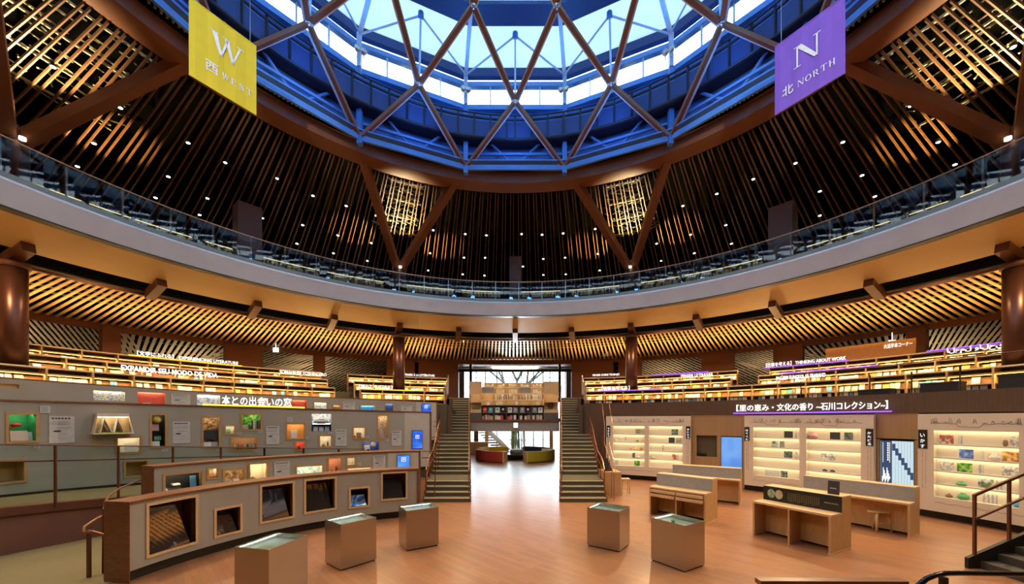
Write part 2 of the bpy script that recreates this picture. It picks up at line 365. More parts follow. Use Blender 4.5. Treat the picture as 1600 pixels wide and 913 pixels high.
# ------------------------------------------------------------------ columns, V struts, rafters
colname = {-73.5: 'round brown column beside the far end of the grey display walls', -24.3: 'round brown column rising through the bookcases beside the grey-wall stair', 24.3: 'round brown column rising through the bookcases beside the wood-wall stair', 73.5: 'round brown column beyond the white display cases'}
for a in (-73.5, -24.3, 24.3, 73.5):
    t = thing('round_column', pol(a, 16.2, 0), colname[a], 'column')
    c = pol(a, 16.2); bb = MB(); bb.lathe([(.33, 3.95), (.33, 7.92)], (c.x, c.y, 0), 28); bb.build('shaft', M_COL, t, True)
    bb = MB(); bb.lathe([(.38, 7.78), (.38, 7.94)], (c.x, c.y, 0), 28); bb.build('collar', M_BROWN, t, True)
    bb = MB(); bb.lathe([(.36, 9.6), (.36, 12.0), (.30, 12.15)], (c.x, c.y, 0), 28); bb.build('upper_shaft', M_COL, t, True)
    for s in (-1, 1):
        bb = MB(); bb.bar(pol(a+s*.4, 16.1, 11.75), pol(a+s*9.7, 12.3, 14.85), .36, .34); bb.build('strut', M_BROWNL, t)
    bb = MB(); bb.lathe([(.02, 11.62), (.08, 11.62), (.08, 11.7)], tuple(pol(a, 15.65)), 10); bb.build('lamp', emat('lamp_glow', (1, .9, .7), 6), t)
for a, n in ((-49.5, 'square brown upper pier beneath the yellow banner side'), (0, 'square brown upper pier opposite the skylight centre'), (49.5, 'square brown upper pier beneath the purple banner side')):
    bb = MB(); bb.arc(a-(1.25 if a == 0 else 1.7), a+(1.25 if a == 0 else 1.7), 16, 16.8, 9.6, 13.0, 1); tag(bb.build('square_pier', M_BROWN), n, 'pier')
for k in range(-7, 8):
    a = k*12.2; t = thing('soffit_rafter', pol(a, 16, 8.2), 'brown rafter end poking below the amber balcony soffit', 'rafter', 'rafter ends under the balcony soffit')
    bb = MB(); bb.bar(pol(a, 15.55, 8.40), pol(a, 16.75, 8.06), .30, .34); bb.build('rafter', M_BROWN, t)
# ------------------------------------------------------------------ glass balustrade of the balcony
t = thing('balcony_balustrade', pol(0, 14.3, 9.6), 'clear glass balustrade with thin metal rail along the grey balcony edge', 'balustrade')
b = MB(); b.arc(-100, 100, 14.28, 14.30, 9.65, 10.78, 2.6); b.build('glass_panel', M_GLASSG, t)
b = MB(); b.tube([pol(a*1.5, 14.29, 10.82) for a in range(-67, 68)], .022, 6); b.build('handrail', M_CHROME, t)
b = MB(); b.arc(-100, 100, 14.262, 14.275, 9.68, 9.86, 2.6); b.build('frosted_edge', mat('frosted_teal', (.20, .30, .30), .4), t)
k = -98.
while k < 99:
    b = MB(); b.bar(pol(k, 14.36, 9.6), pol(k, 14.36, 10.8), .035, .05); b.build('post', M_CHROME, t); k += 5.2
b = MB(); b.arc(-100, 100, 14.22, 14.40, 9.62, 9.68, 2); b.build('base_channel', M_CHROME, t)
# ------------------------------------------------------------------ skylight drum
RD = 11.0
b = MB(); b.arc(0, 360, 11.05, 11.15, 15.2, 17.75, 4); struct(b.build('wall_drum', M_BLUW))
b = MB()
VA = [12.2+24.4*k for k in range(-8, 8)]
for i in range(len(VA)-1):                              # straight-sided lower ring
    for dz, h, w_ in ((14.78, .22, .10), (15.05, .06, .30)):
        b.bar(pol(VA[i], 10.8, dz), pol(VA[i+1], 10.8, dz), w_, h)
    b.bar(pol(VA[i], 10.95, 15.5), pol(VA[i+1], 10.95, 15.5), .10, .10)
struct(b.build('beam_blue', M_BLU))
b = MB()
for i in range(len(VA)):
    b.bar(pol(VA[i], 10.8, 14.5), pol(VA[i], 10.9, 17.7), .20, .20)
for i in range(len(VA)-1):
    m = (VA[i]+VA[i+1])/2
    b.tube([pol(m-1.2, 10.75, 15.15), pol(VA[i]+1.5, 10.95, 16.9)], .06); b.tube([pol(m+1.2, 10.75, 15.15), pol(VA[i+1]-1.5, 10.95, 16.9)], .06)
struct(b.build('trim_5', M_BLU))
t = thing('skylight_walkway', pol(0, 10.3, 16.3), 'dark blue mesh-sided maintenance walkway circling the skylight', 'walkway')
b = MB(); b.arc(0, 360, 10.5, 11.05, 15.98, 16.05, 4); b.build('deck', M_BLUN, t)
b = MB(); b.arc(0, 360, 10.52, 10.55, 16.15, 16.85, 4); b.build('mesh_screen', M_BLUD, t)
b = MB()
for R, z, r in ((10.5, 16.95, .05), (10.5, 16.05, .06), (10.46, 17.12, .035)): b.tube([pol(a, R, z) for a in range(0, 360, 4)], r, 8, True)
b.build('guard_rail', M_BLUN, t)
b = MB(); a = 0.
while a < 359:
    if a < 120 or a > 240: b = MB(); b.bar(pol(a, 10.49, 16.0), pol(a, 10.49, 17.1), .08, .06); b.build('post', M_BLUN, t)
    a += 4.067
# clerestory
V0, V1, VS = VA[0], VA[-1], 24.4
b = MB(); b.arc(V0, V1, 11.05, 11.35, 17.7, 17.92, VS); b.arc(V0, V1, 11.05, 11.3, 18.80, 19.0, VS); struct(b.build('window_1', mat('blue_window_frame', (.12, .34, .75), .5)))  # frame colour carries the blue LED light too
b = MB(); b.arc(V0, V1, 11.0, 11.25, 19.22, 19.62, VS); struct(b.build('window_5', M_BLUD))
b = MB(); b.arc(V0, V1, 11.15, 11.17, 17.9, 19.25, VS); o = b.build('window_glass', glassmat('skylight_glass', (.95, .98, 1), .05)); struct(o)
b = MB()
for k in range(-15, 16): b.bar(pol(k*12.2/2*1.0, 10.95, 17.9), pol(k*12.2/2, 10.95, 18.8), .05, .08)
struct(b.build('window_2', M_PALEB))
# roof of the skylight
M_ROOFT = transmat('translucent_roof', (.56, .66, .73))
b = MB(); b.arc(V0, V1, 9.45, 11.15, 20.12, 20.14, VS, 19.55, 19.57); struct(b.build('ceiling_skylight', M_ROOFT))
b = MB(); b.arc(V0, V1, 8.55, 9.45, 20.0, 20.15, VS); struct(b.build('ceiling_skylight_band', M_BLUD))
b = MB(); b.arc(V0, V1, .05, 8.55, 21.3, 21.33, VS, 20.15, 20.18); struct(b.build('ceiling_skylight_crown', M_ROOFT))
t = thing('skylight_truss', pol(0, 9.5, 19.0), 'pale blue radial roof steelwork under the glazed skylight', 'truss')
for k in range(-7, 8):
    a = k*24.4
    b = MB(); b.bar(pol(a+12.2, 10.9, 17.8), pol(a+12.2, 10.9, 19.2), .16, .16); b.bar(pol(a+12.2, 10.8, 19.15), pol(a+12.2, 5.5, 20.35), .16, .14); b.build('rib', M_PALEB, t)
    b = MB(); b.bar(pol(a, 9.4, 19.9), pol(a, 9.75, 17.3), .07, .07); b.build('hanger', M_PALEB, t)
    for s in (-1, 1):
        b = MB(); b.tube([pol(a, 9.4, 19.75), pol(a+s*12.2, 10.75, 19.05)], .04, 6); b.build('brace', M_PALEB, t)
    b = MB(); b.lathe([(.02, 0), (.12, .04), (.12, .22), (.02, .26)], tuple(pol(a, 9.4, 19.65)), 10); b.build('node', M_BLU, t)
for k in range(-4, 5):
    a = k*24.4+12.2+1.6
    for s in (0, 1.3):
        p = pol(a+s-2.4, 10.6, 18.25); M = Matrix.Translation(p) @ Matrix.Rotation(-radians(a), 4, 'Z') @ Matrix.Rotation(radians(110), 4, 'X')
        l = thing('skylight_floodlight', p, 'small round floodlight clamped to a pale post of the skylight', 'floodlight', 'floodlights around the skylight')
        b = MB(); b.lathe([(.03, -.12), (.10, -.08), (.13, .06), (.12, .07)], M=M, n=14); b.build('housing', M_CHROME, l, True)
        b = MB(); b.box(-.02, .02, -.02, .02, -.3, -.1, Matrix.Translation(p)); b.build('bracket', M_CHROME, l)
# brown lattice dome
t = thing('skylight_lattice', pol(0, 10, 14.8), 'brown steel diagonal lattice crossing beneath the round skylight', 'lattice')
LN = lambda k: pol(k*12.2, 10.8, 14.8); MN = lambda k: pol(k*24.4, 9.8, 17.25); UN = lambda k: pol(k*24.4+12.2, 7.44, 18.8); TN = lambda k: pol(k*24.4, 4.6, 19.6)
M_LAT = mat('lattice_brown', (.24, .085, .035), .5); mem = []
for k in range(-5, 6):
    mem += [(MN(k), LN(2*k-1)), (MN(k), LN(2*k+1)), (MN(k), UN(k-1)), (MN(k), UN(k)), (UN(k), TN(k)), (UN(k), TN(k+1))]
for p, q in mem:
    d = (q-p).normalized(); b = MB(); b.bar(p+d*.12, q-d*.12, .17, .13); b.build('diagonal', M_LAT, t)
    rv = ((p+q)/2-Vector((0, CY, 0))); rv.z = 0; rv = rv.normalized()*.15+Vector((0, 0, -.0)); b = MB(); b.bar(p+d*.12+rv, q-d*.12+rv, .16, .13); b.build('lit_edge', M_WHITE, t)  # white bar paints in the window light on each member's outer edge
for k in range(-5, 6):
    for p in (MN(k), UN(k)):
        b = MB(); b.lathe([(.01, -.14), (.10, -.12), (.12, 0), (.10, .12), (.01, .14)], tuple(p), 12); b.build('node', M_CHROME, t, True)
# downlights in the slatted ceiling
DL = [(83,103),(188,167),(147,223),(294,222),(10,174),(352,253),(121,259),(263,275),(243,308),(324,309),(312,335),(433,278),(489,305),(541,321),(473,351),(528,367),(580,379),(464,380),(521,395),(574,407),(410,340),(588,336),(677,359),(727,365),(760,367),(637,391),(672,395),(725,402),(758,402),(669,422),(723,428),(757,430),(815,365),(847,366),(880,364),(930,357),(1018,337),(1067,321),(1120,302),(1177,279),(849,404),(883,402),(934,396),(971,391),(1026,380),(1079,366),(1134,351),(1033,407),(1085,395),(1143,380),(817,416),(849,429),(884,428),(937,422),(1317,221),(1243,254),(1347,273),(1281,298),(1466,221),(1492,256),(1367,306),(1281,336),(1423,164),(1583,72)]
M_LENS = emat('downlight_lens', (1, .96, .88), 14)
proto = None
for px, py in DL:
    p = cone_hit(px, py, 12.45, 14.66, SL)
    if proto is None:
        proto = thing('downlight', (0, 0, 0), 'small round white downlight set between the dark roof slats', 'downlight', 'downlights in the dark slatted ceiling')
        b = MB(); b.lathe([(.075, 0), (.075, .10), (.02, .11)], n=14); b.build('housing', M_DARK, proto)
        b = MB(); b.lathe([(.062, -.012), (.062, -.004)], n=14); b.build('lens', M_LENS, proto); o = proto
    else:
        o = proto.copy(); COL.objects.link(o)
        for ch in proto.children: c = ch.copy(); COL.objects.link(c); c.parent = o
    o.location = p+Vector((0, 0, -.03))
# ================================================================== CURVED WALLS
class Wall:
    """upright curved wall: stations (px, depth, z bottom, z top) along its viewer-side face"""
    def __init__(s, st): s.st = sorted(st)
    def _i(s, px):
        st = s.st; i = 0
        while i < len(st)-2 and px > st[i+1][0]: i += 1
        a, c = st[i], st[i+1]; t = (px-a[0])/(c[0]-a[0]); return a, c, t
    def Z(s, px):
        a, c, t = s._i(px); return 1/((1-t)/a[1]+t/c[1])
    def P(s, px, z=0., off=0.):                        # off > 0: behind the face
        a, c, t = s._i(px); p = dep(px, s.Z(px), z); A = dep(a[0], a[1]); C = dep(c[0], c[1]); d = (C-A).normalized(); n = Vector((-d.y, d.x, 0))
        if n.dot(Vector((p.x, p.y, 0))) < 0: n = -n
        return p+n*off
    def frac(s, px):                                   # along-the-wall fraction between the stations
        a, c, t = s._i(px); A = dep(a[0], a[1]); C = dep(c[0], c[1]); p = dep(px, s.Z(px)); return a, c, (p-A).length/(C-A).length
    def zb(s, px): a, c, t = s.frac(px); return a[2]+(c[2]-a[2])*t
    def zt(s, px): a, c, t = s.frac(px); return a[3]+(c[3]-a[3])*t
    def z(s, px, py): return EYE+(HY-py)*s.Z(px)/F
    def rect(s, x0, y0, x1, y1):
        xm = (x0+x1)/2; return x0, x1, s.z(xm, y1), s.z(xm, y0)
    def panel(s, mb, x0, x1, zb, zt, o0, o1, step=14.):  # slab following the wall; zb / zt numbers or functions
        n = max(1, int(math.ceil(abs(x1-x0)/step))); zb_ = zb if callable(zb) else (lambda p: zb); zt_ = zt if callable(zt) else (lambda p: zt)
        X = [x0+(x1-x0)*k/n for k in range(n+1)]; i = len(mb.v)
        for x in X: mb.v += [tuple(s.P(x, zb_(x), o0)), tuple(s.P(x, zb_(x), o1)), tuple(s.P(x, zt_(x), o1)), tuple(s.P(x, zt_(x), o0))]
        for k in range(n):
            j = i+4*k
            for q in ((0, 1), (1, 2), (2, 3), (3, 0)): mb.f.append([j+q[0], j+q[1], j+4+q[1], j+4+q[0]]); mb.mi.append(mb.m)
        mb.f.append([i, i+3, i+2, i+1]); mb.mi.append(mb.m); e = i+4*n; mb.f.append([e, e+1, e+2, e+3]); mb.mi.append(mb.m)
    def body(s, mb, x0, x1, holes, thick, plinth=None, step=16.):
        xs = {x0, x1}
        for h in holes: xs |= {h[0], h[1]}
        n = int((x1-x0)/step)+1
        for k in range(n+1): xs.add(x0+(x1-x0)*k/n)
        xs = sorted(x for x in xs if x0 <= x <= x1); pb = (lambda p: s.zb(p)) if plinth is None else (lambda p: s.zb(p)+plinth)
        for a, c in zip(xs, xs[1:]):
            if c-a < 1e-6: continue
            m = (a+c)/2; cuts = sorted((h[2], h[3]) for h in holes if h[0] <= m <= h[1]); cur = None
            lo = [pb(a), pb(c)]
            for z0, z1 in cuts:
                mb.addf([s.P(a, lo[0]), s.P(c, lo[1]), s.P(c, z0), s.P(a, z0)]); lo = [z1, z1]
            mb.addf([s.P(a, lo[0]), s.P(c, lo[1]), s.P(c, s.zt(c)), s.P(a, s.zt(a))])
            mb.addf([s.P(a, pb(a), thick), s.P(a, s.zt(a), thick), s.P(c, s.zt(c), thick), s.P(c, pb(c), thick)])
            mb.addf([s.P(a, s.zt(a)), s.P(c, s.zt(c)), s.P(c, s.zt(c), thick), s.P(a, s.zt(a), thick)])
            mb.addf([s.P(a, pb(a)), s.P(a, pb(a), thick), s.P(c, pb(c), thick), s.P(c, pb(c))])
        for x in (x0, x1): mb.addf([s.P(x, pb(x)), s.P(x, s.zt(x)), s.P(x, s.zt(x), thick), s.P(x, pb(x), thick)])

def circle_wall(cx, cy, R, pxs, zb, zt):
    st = []
    for px in pxs:
        m = (px-CX)/F; A = 1+m*m; B = -2*(m*cx+cy); D = cx*cx+cy*cy-R*R; Z = (-B+sqrt(B*B-4*A*D))/(2*A); st.append((px, Z, zb, zt))
    return Wall(st)
PICS = {}
def pic(c1, c2, c3, scale=9.):
    key = (c1, c2, c3)
    if key in PICS: return PICS[key]
    m = bpy.data.materials.new('printed_picture'); m.use_nodes = True; nt = m.node_tree; b = nt.nodes['Principled BSDF']
    tc = nt.nodes.new('ShaderNodeTexCoord'); n = nt.nodes.new('ShaderNodeTexNoise'); n.inputs['Scale'].default_value = scale; n.inputs['Detail'].default_value = 5
    nt.links.new(tc.outputs['Object'], n.inputs['Vector']); r = nt.nodes.new('ShaderNodeValToRGB'); e = r.color_ramp.elements
    e[0].position = .38; e[0].color = (*c1, 1); e[1].position = .62; e[1].color = (*c3, 1); k = e.new(.5); k.color = (*c2, 1)
    nt.links.new(n.outputs['Fac'], r.inputs[0]); nt.links.new(r.outputs[0], b.inputs['Base Color']); b.inputs['Roughness'].default_value = .5; PICS[key] = m; return m
def screen_mat(name, c1, c2, strength, scale=1.5):
    m = bpy.data.materials.new(name); m.use_nodes = True; nt = m.node_tree; nt.nodes.clear()
    tc = nt.nodes.new('ShaderNodeTexCoord'); n = nt.nodes.new('ShaderNodeTexNoise'); n.inputs['Scale'].default_value = scale; nt.links.new(tc.outputs['Object'], n.inputs['Vector'])
    r = nt.nodes.new('ShaderNodeValToRGB'); e = r.color_ramp.elements; e[0].position = .4; e[0].color = (*c1, 1); e[1].position = .62; e[1].color = (*c2, 1)
    em = nt.nodes.new('ShaderNodeEmission'); em.inputs[1].default_value = strength; o = nt.nodes.new('ShaderNodeOutputMaterial')
    nt.links.new(n.outputs['Fac'], r.inputs[0]); nt.links.new(r.outputs[0], em.inputs[0]); nt.links.new(em.outputs[0], o.inputs[0]); return m
M_SCR = screen_mat('blue_screen', (.03, .12, .75), (.12, .38, .95), 1.0)
M_FRAME = mat('oak_frame', (.50, .30, .11), .45, color2=(.40, .23, .08), scale=6)
M_PAPER = mat('poster_paper', (.55, .56, .54), .7); M_PRINT = mat('print_grey', (.22, .22, .22), .7); M_INK = mat('ink', (.03, .03, .03), .6)
BC = {'white': (.78, .76, .70), 'cream': (.74, .66, .46), 'yellow': (.80, .62, .10), 'red': (.60, .07, .04), 'blue': (.12, .35, .60), 'green': (.12, .40, .14), 'black': (.03, .03, .03), 'pink': (.75, .40, .38), 'teal': (.10, .45, .45), 'orange': (.75, .30, .06), 'brown': (.25, .13, .06), 'grey': (.35, .35, .36)}
BM = {k: mat('cover_'+k, c, .55, scale=14) for k, c in BC.items()}

# ------------------------------------------------------------------ the display walls (left)
WA = circle_wall(-1.6, 6.7, 5.73, [201+(652-201)*k/14 for k in range(15)], 0.0, 1.5)
WB = circle_wall(-1.6, 6.7, 7.85, [240+(655-240)*k/12 for k in range(13)], 0.1, 1.9)
def Cst(px):
    t = (px+60)/732.; Z = 1/((1-t)/8.75+t/16.9)-.0; return Z
WC = Wall([(px, Z, 1.25-.22*i/8., EYE+(HY-(627+18.5*(px/670.)))*Z/F) for i, (px, Z) in enumerate([(-60, 8.9), (0, 9.55), (90, 10.5), (180, 11.45), (270, 12.45), (370, 13.6), (470, 14.7), (570, 15.8), (672, 16.9)])])
WD = Wall([(px, ray_ring(px, 14.05), 2.0, EYE+(HY-yt)*ray_ring(px, 14.05)/F) for px, yt in ((-60, 585), (0, 591.5), (100, 599), (200, 606), (300, 613), (400, 617.5), (506, 622), (600, 626), (690, 630))])
niche_defs = {}
class DW: pass
def display_wall(W_, x0, x1, thick, niches, plinth, label, panels=(), capend=True, capw=.03):
    base = W_.P((x0+x1)/2, 0); t = thing('display_wall', base, label, 'display wall')
    holes = [W_.rect(*n[:4]) for n in niches]
    b = MB(); W_.body(b, x0, x1, holes, thick, plinth); b.build('wallboard', M_GREY, t)
    if plinth:
        b = MB(); W_.panel(b, x0+1, x1-1, lambda p: W_.zb(p), lambda p: W_.zb(p)+plinth, .12, thick-.1); b.build('plinth', M_DARK, t)
    b = MB(); W_.panel(b, x0, x1, lambda p: W_.zt(p), lambda p: W_.zt(p)+.045, -capw, thick+capw); 
    W_.panel(b, x1, x1+2.2, lambda p: W_.zb(p)+(plinth or 0), lambda p: W_.zt(p)+.045, -capw, thick+capw)
    if capend: W_.panel(b, x0-1.2, x0, lambda p: W_.zb(p), lambda p: W_.zt(p)+.045, -capw, thick+capw)
    b.build('timber_cap', M_CAP, t)
    for (a, c) in panels:
        b = MB(); W_.panel(b, a, c, lambda p: W_.zb(p)+(plinth or 0)+.02, lambda p: W_.zt(p)-.01, -.012, .0); b.build('end_panel', M_GREYL, t)
    for n, h in zip(niches, holes):
        niche(W_, t, n, h, thick)
    return t
def niche(W_, t, n, h, thick):
    x0, x1, z0, z1 = h; st = n[4]; D = thick-.06; fw = .055
    P = W_.P; pm = (W_.P(x1)-W_.P(x0)).length; dx = (x1-x0)/pm      # px per metre
    fr = MB(); a, c = x0-fw*dx, x1+fw*dx                              # oak frame, proud of the wall
    if st.get('frame', True):
        W_.panel(fr, a, c, z1, z1+fw, -.02, D*.3); W_.panel(fr, a, c, z0-fw, z0, -.02, D*.3); W_.panel(fr, a, x0, z0, z1, -.02, D*.3); W_.panel(fr, x1, c, z0, z1, -.02, D*.3)
        f = fr.build('niche_frame', st.get('fmat', M_FRAME), t)
    else: f = t
    b = MB()
    tp = .035 if st.get('led', 0) else 0.
    for (q0, q1, y0, y1) in ((x0, x1, z1+tp, z1+tp+.01), (x0, x1, z0-.01, z0)): W_.panel(b, q0, q1, y0, y1, 0, D)
    for q in (x0, x1):
        b.addf([P(q, z0), P(q, z1+tp), P(q, z1+tp, D), P(q, z0, D)])
    W_.panel(b, x0, x1, z0, z1+tp, D, D+.01)
    b.build('niche_box', st['in'], t)
    if st.get('led', 0):
        b = MB(); W_.panel(b, x0+(x1-x0)*.06, x1-(x1-x0)*.06, z1+.012, z1+.028, D*.34, D*.34+.03); b.build('light_strip', st.get('ledmat', M_LEDN), t)
    if st.get('tilt'):                                                # dark glass pane leaning back
        b = MB(); b.hexa([P(x0, z0+.01, .02), P(x1-(x1-x0)*.10, z0+.01, .02), P(x1-(x1-x0)*.10, z0+.01, .04), P(x0, z0+.01, .04)],
                         [P(x0, z1-.01, .30), P(x1-(x1-x0)*.24, z1-.01, .30), P(x1-(x1-x0)*.24, z1-.01, .32), P(x0, z1-.01, .32)])
        b.build('dark_screen', M_MIRROR, t)
M_MIRROR = mat('dark_mirror_glass', (.30, .27, .24), .03, .9)
def N(x0, y0, x1, y1, **k): return (x0, y0, x1, y1, k)
dk = dict(tilt=True, fmat=M_OAKL); dk['in'] = M_BROWN
def I(m, **k): d = {'in': m, 'led': 1}; d.update(k); return d
m_gr = mat('niche_green', (.03, .33, .12), .6); m_wh = mat('niche_white', (.80, .74, .62), .6); m_bk = mat('niche_black', (.02, .02, .018), .6)
m_bl = mat('niche_blue', (.05, .35, .75), .6); m_rd = mat('niche_red', (.70, .10, .06), .6); m_or = mat('niche_orange', (.75, .42, .12), .6); m_nv = mat('niche_navy', (.04, .10, .35), .6)
m_br = mat('niche_brown', (.30, .16, .06), .6); m_pk = mat('niche_salmon', (.72, .36, .22), .6); m_ob = mat('niche_oak', (.66, .46, .18), .6, scale=30, stretch=(1, 1, 6))
p_forest = pic((.02, .10, .02), (.06, .32, .04), (.40, .55, .10)); p_sky = pic((.25, .45, .75), (.85, .88, .90), (.95, .95, .92)); p_multi = pic((.75, .10, .08), (.90, .80, .60), (.15, .45, .25), 14)
p_flower = pic((.30, .22, .60), (.80, .78, .60), (.25, .50, .12), 14); p_warm = pic((.80, .30, .05), (.95, .70, .35), (.35, .12, .05), 10); p_wood = pic((.10, .06, .03), (.40, .24, .10), (.65, .45, .25), 12)
p_pastel = pic((.95, .85, .45), (.90, .93, .95), (.25, .65, .85), 12); p_dark = pic((.02, .02, .02), (.06, .05, .04), (.25, .2, .15), 10)
na = [N(232, 784, 305, 857, **dk), N(338, 795, 375, 833, **dk), N(409, 758, 457, 811, **dk), N(478, 750, 523, 797, **dk), N(548, 764, 575, 791, **dk), N(598, 740, 634, 779, **dk)]
wa = display_wall(WA, 201, 652, .5, na, .22, 'long low grey curved display wall with dark tilted windows, nearest the floor', ())
nb = [N(258, 741, 315, 768, **I(m_bk)), N(326.5, 733, 341, 746, **I(m_wh)), N(351, 735, 381, 758, **I(p_wood)), N(391, 725.5, 417, 753, **I(m_wh, ledmat=M_LED)),
      N(464, 729, 504, 745, **I(p_pastel)), N(514, 717, 532, 738, **I(m_pk)), N(543, 716, 554, 727, **I(m_wh)), N(544, 732, 579, 737, **I(m_wh))]
wb = display_wall(WB, 240, 655, .5, nb, None, 'second grey display wall with small lit niches, between the low wall and the glass rail', ((606, 654),))
nc = [N(13.5, 648, 56, 689.5, **I(m_gr)), N(184, 685, 218, 707, **I(m_wh)), N(237.5, 649, 258, 698, **I(m_bk)), N(318, 653.5, 342, 698, **I(p_wood)), N(353, 666.5, 366, 677.5, **I(m_wh)),
      N(378.5, 648, 407, 671, **I(p_forest)), N(363, 685, 401, 702.5, **I(m_br)), N(449, 663.5, 474.5, 685.5, **I(m_or)), N(487, 647, 517.5, 663, **I(p_sky, frame=False)), N(487, 663.5, 517.5, 674, **I(m_bl, frame=False)),
      N(500, 682, 517, 698, **I(m_wh)), N(462.5, 692, 475, 703, **I(m_rd)), N(553, 669, 570, 685, **I(m_wh)), N(591, 650.5, 605.5, 685, **I(p_multi)), N(565.5, 690.5, 592, 704, **I(m_nv)),
      N(-30, 722, 37, 754, **I(m_ob, led=0)), N(197, 722, 229, 743, **I(m_ob, led=0))]
wc = display_wall(WC, -55, 672, .45, nc, None, 'tall grey curved display wall with many lit niches behind the glass rail', ((632, 671),), capend=False)
nd = [N(-20, 600, 30, 606, **I(m_ob, frame=False, led=0)), N(146, 612, 195, 626, **I(p_flower, frame=False)), N(215, 614, 258, 640, **I(m_rd, frame=False)), N(308, 618, 344, 638, **I(p_sky, frame=False)), N(404, 623, 418, 634, **I(m_wh)), N(456, 626, 479, 640, **I(m_rd)),
      N(491, 630, 510, 641, **I(p_pastel)), N(521, 634, 531, 641, **I(m_br)), N(563.5, 634.5, 585, 643, **I(m_bl)), N(602, 632, 614, 644, **I(m_nv))]
wd = display_wall(WD, -55, 682, .12, nd, None, 'upper grey display wall just under the lowest tier of bookcases', ((650, 681),), capend=False, capw=.0)
# ------------------------------------------------------------------ posters, captions and screens on those walls
def sheet(W_, x0, y0, x1, y1, name, m, label, cat, group=None, off=-.012, thick=.008, parts=None):
    a, c, z0, z1 = W_.rect(x0, y0, x1, y1); b = MB(); W_.panel(b, a, c, z0, z1, off-thick, off, 3); o = b.build(name, m); tag(o, label, cat, group)
    if parts: parts(W_, o, a, c, z0, z1, off-thick)
    return o
def poster_print(W_, o, a, c, z0, z1, off):
    H = z1-z0; w_ = c-a; b = MB()
    for k in range(6): W_.panel(b, a+w_*(.10+.13*k), a+w_*(.10+.13*k+.09), z1-H*.115, z1-H*.06, off-.003, off-.001, 40)
    ob = b.build('heading', M_INK); ob.parent = o
    b = MB()
    for y, f0, f1 in ((.20, .1, .85), (.25, .1, .85), (.30, .1, .85), (.42, .25, .9), (.46, .3, .8), (.66, .35, .75), (.72, .45, .7), (.80, .35, .7), (.87, .45, .6)):
        W_.panel(b, a+w_*f0, a+w_*f1, z1-H*(y+.012), z1-H*y, off-.003, off-.001, 40)
    ob = b.build('fine_print', M_PRINT); ob.parent = o
    b = MB(); pts = [(a+w_*(.32+.17*cos(t)), z1-H*(.56+.035*sin(t))) for t in [k*pi/6 for k in range(12)]]; b.prism(pts, lambda x, z, s: W_.P(x, z, off-.001-.003*s)); ob = b.build('bird_drawing', M_INK); ob.parent = o
for W_, r, l in ((WC, (76, 650.5, 116, 692.5), 'grey printed poster with a bird drawing, beside the green niche'), (WC, (270, 659, 297, 693), 'grey printed poster with a bird drawing, between the two tall dark niches'),
                 (WC, (416, 666, 436.5, 694.5), 'grey printed poster beside the green forest picture niche'), (WC, (524.5, 671.5, 541.5, 697), 'grey printed poster beside the blue and white cloud niche'),
                 (WC, (612, 673.5, 627, 697), 'narrow grey printed poster nearest the tall blue screen'), (WB, (428, 721.5, 452.5, 749), 'grey printed poster on the second display wall beside the bright oak niche'),
                 (WB, (583, 712.5, 602, 733), 'grey printed poster on the second display wall near its blue screen'),
                 (WD, (267, 616, 297, 633.5), 'blue-grey printed poster on the upper wall beside the red niche'), (WD, (424, 624, 446, 636), 'blue-grey printed poster on the upper wall behind the white Japanese sign'),
                 (WD, (536, 628.5, 554.5, 641.5), 'pale printed poster on the upper wall beside the tiny brown niche'), (WD, (626.5, 634, 644, 644), 'pale printed poster on the upper wall nearest its blue screen')):
    sheet(W_, *r, 'poster', M_PAPER, l, 'poster', None, parts=poster_print)
def card_print(W_, o, a, c, z0, z1, off):
    b = MB(); H = z1-z0
    for y in (.2, .45, .7): W_.panel(b, a+(c-a)*.12, a+(c-a)*.8, z1-H*(y+.1), z1-H*y, off-.003, off-.001, 40)
    ob = b.build('print', M_PRINT); ob.parent = o
for W_, r, l in ((WC, (62, 634.5, 78, 645.5), 'white notice card above the green niche'), (WC, (449, 652, 457, 659.5), 'small grey notice card above the glowing orange niche'),
                 (WC, (52, 696, 62, 700.5), 'small white caption card below the green niche'), (WC, (253, 701.5, 262, 706), 'small white caption card under the first tall dark niche'), (WC, (338, 701.5, 345, 705), 'small white caption card under the brown and black tall niche'),
                 (WC, (370, 675.5, 376.5, 679), 'small white caption card beside the tiny white niche'), (WC, (403.5, 673.5, 409.5, 677), 'small white caption card under the green forest niche'), (WC, (397, 704, 403, 707), 'small white caption card under the warm brown niche'),
                 (WC, (476.5, 683.5, 482, 686), 'small white caption card beside the glowing orange niche'), (WC, (513, 675.5, 519, 678), 'small white caption card under the blue and white cloud niche'), (WC, (571, 682, 576, 685), 'small white caption card beside the white niche with the small picture'),
                 (WC, (603, 686.5, 608, 689.5), 'small white caption card under the tall colourful niche'), (WC, (197, 617+56, 206, 677), 'small white caption card beside the white tent display'), (WB, (558, 723.5, 563.5, 728.5), 'small white caption card on the second wall beside the little square niche')):
    sheet(W_, *r, 'caption_card', M_PAPER, l, 'card', None, parts=card_print)
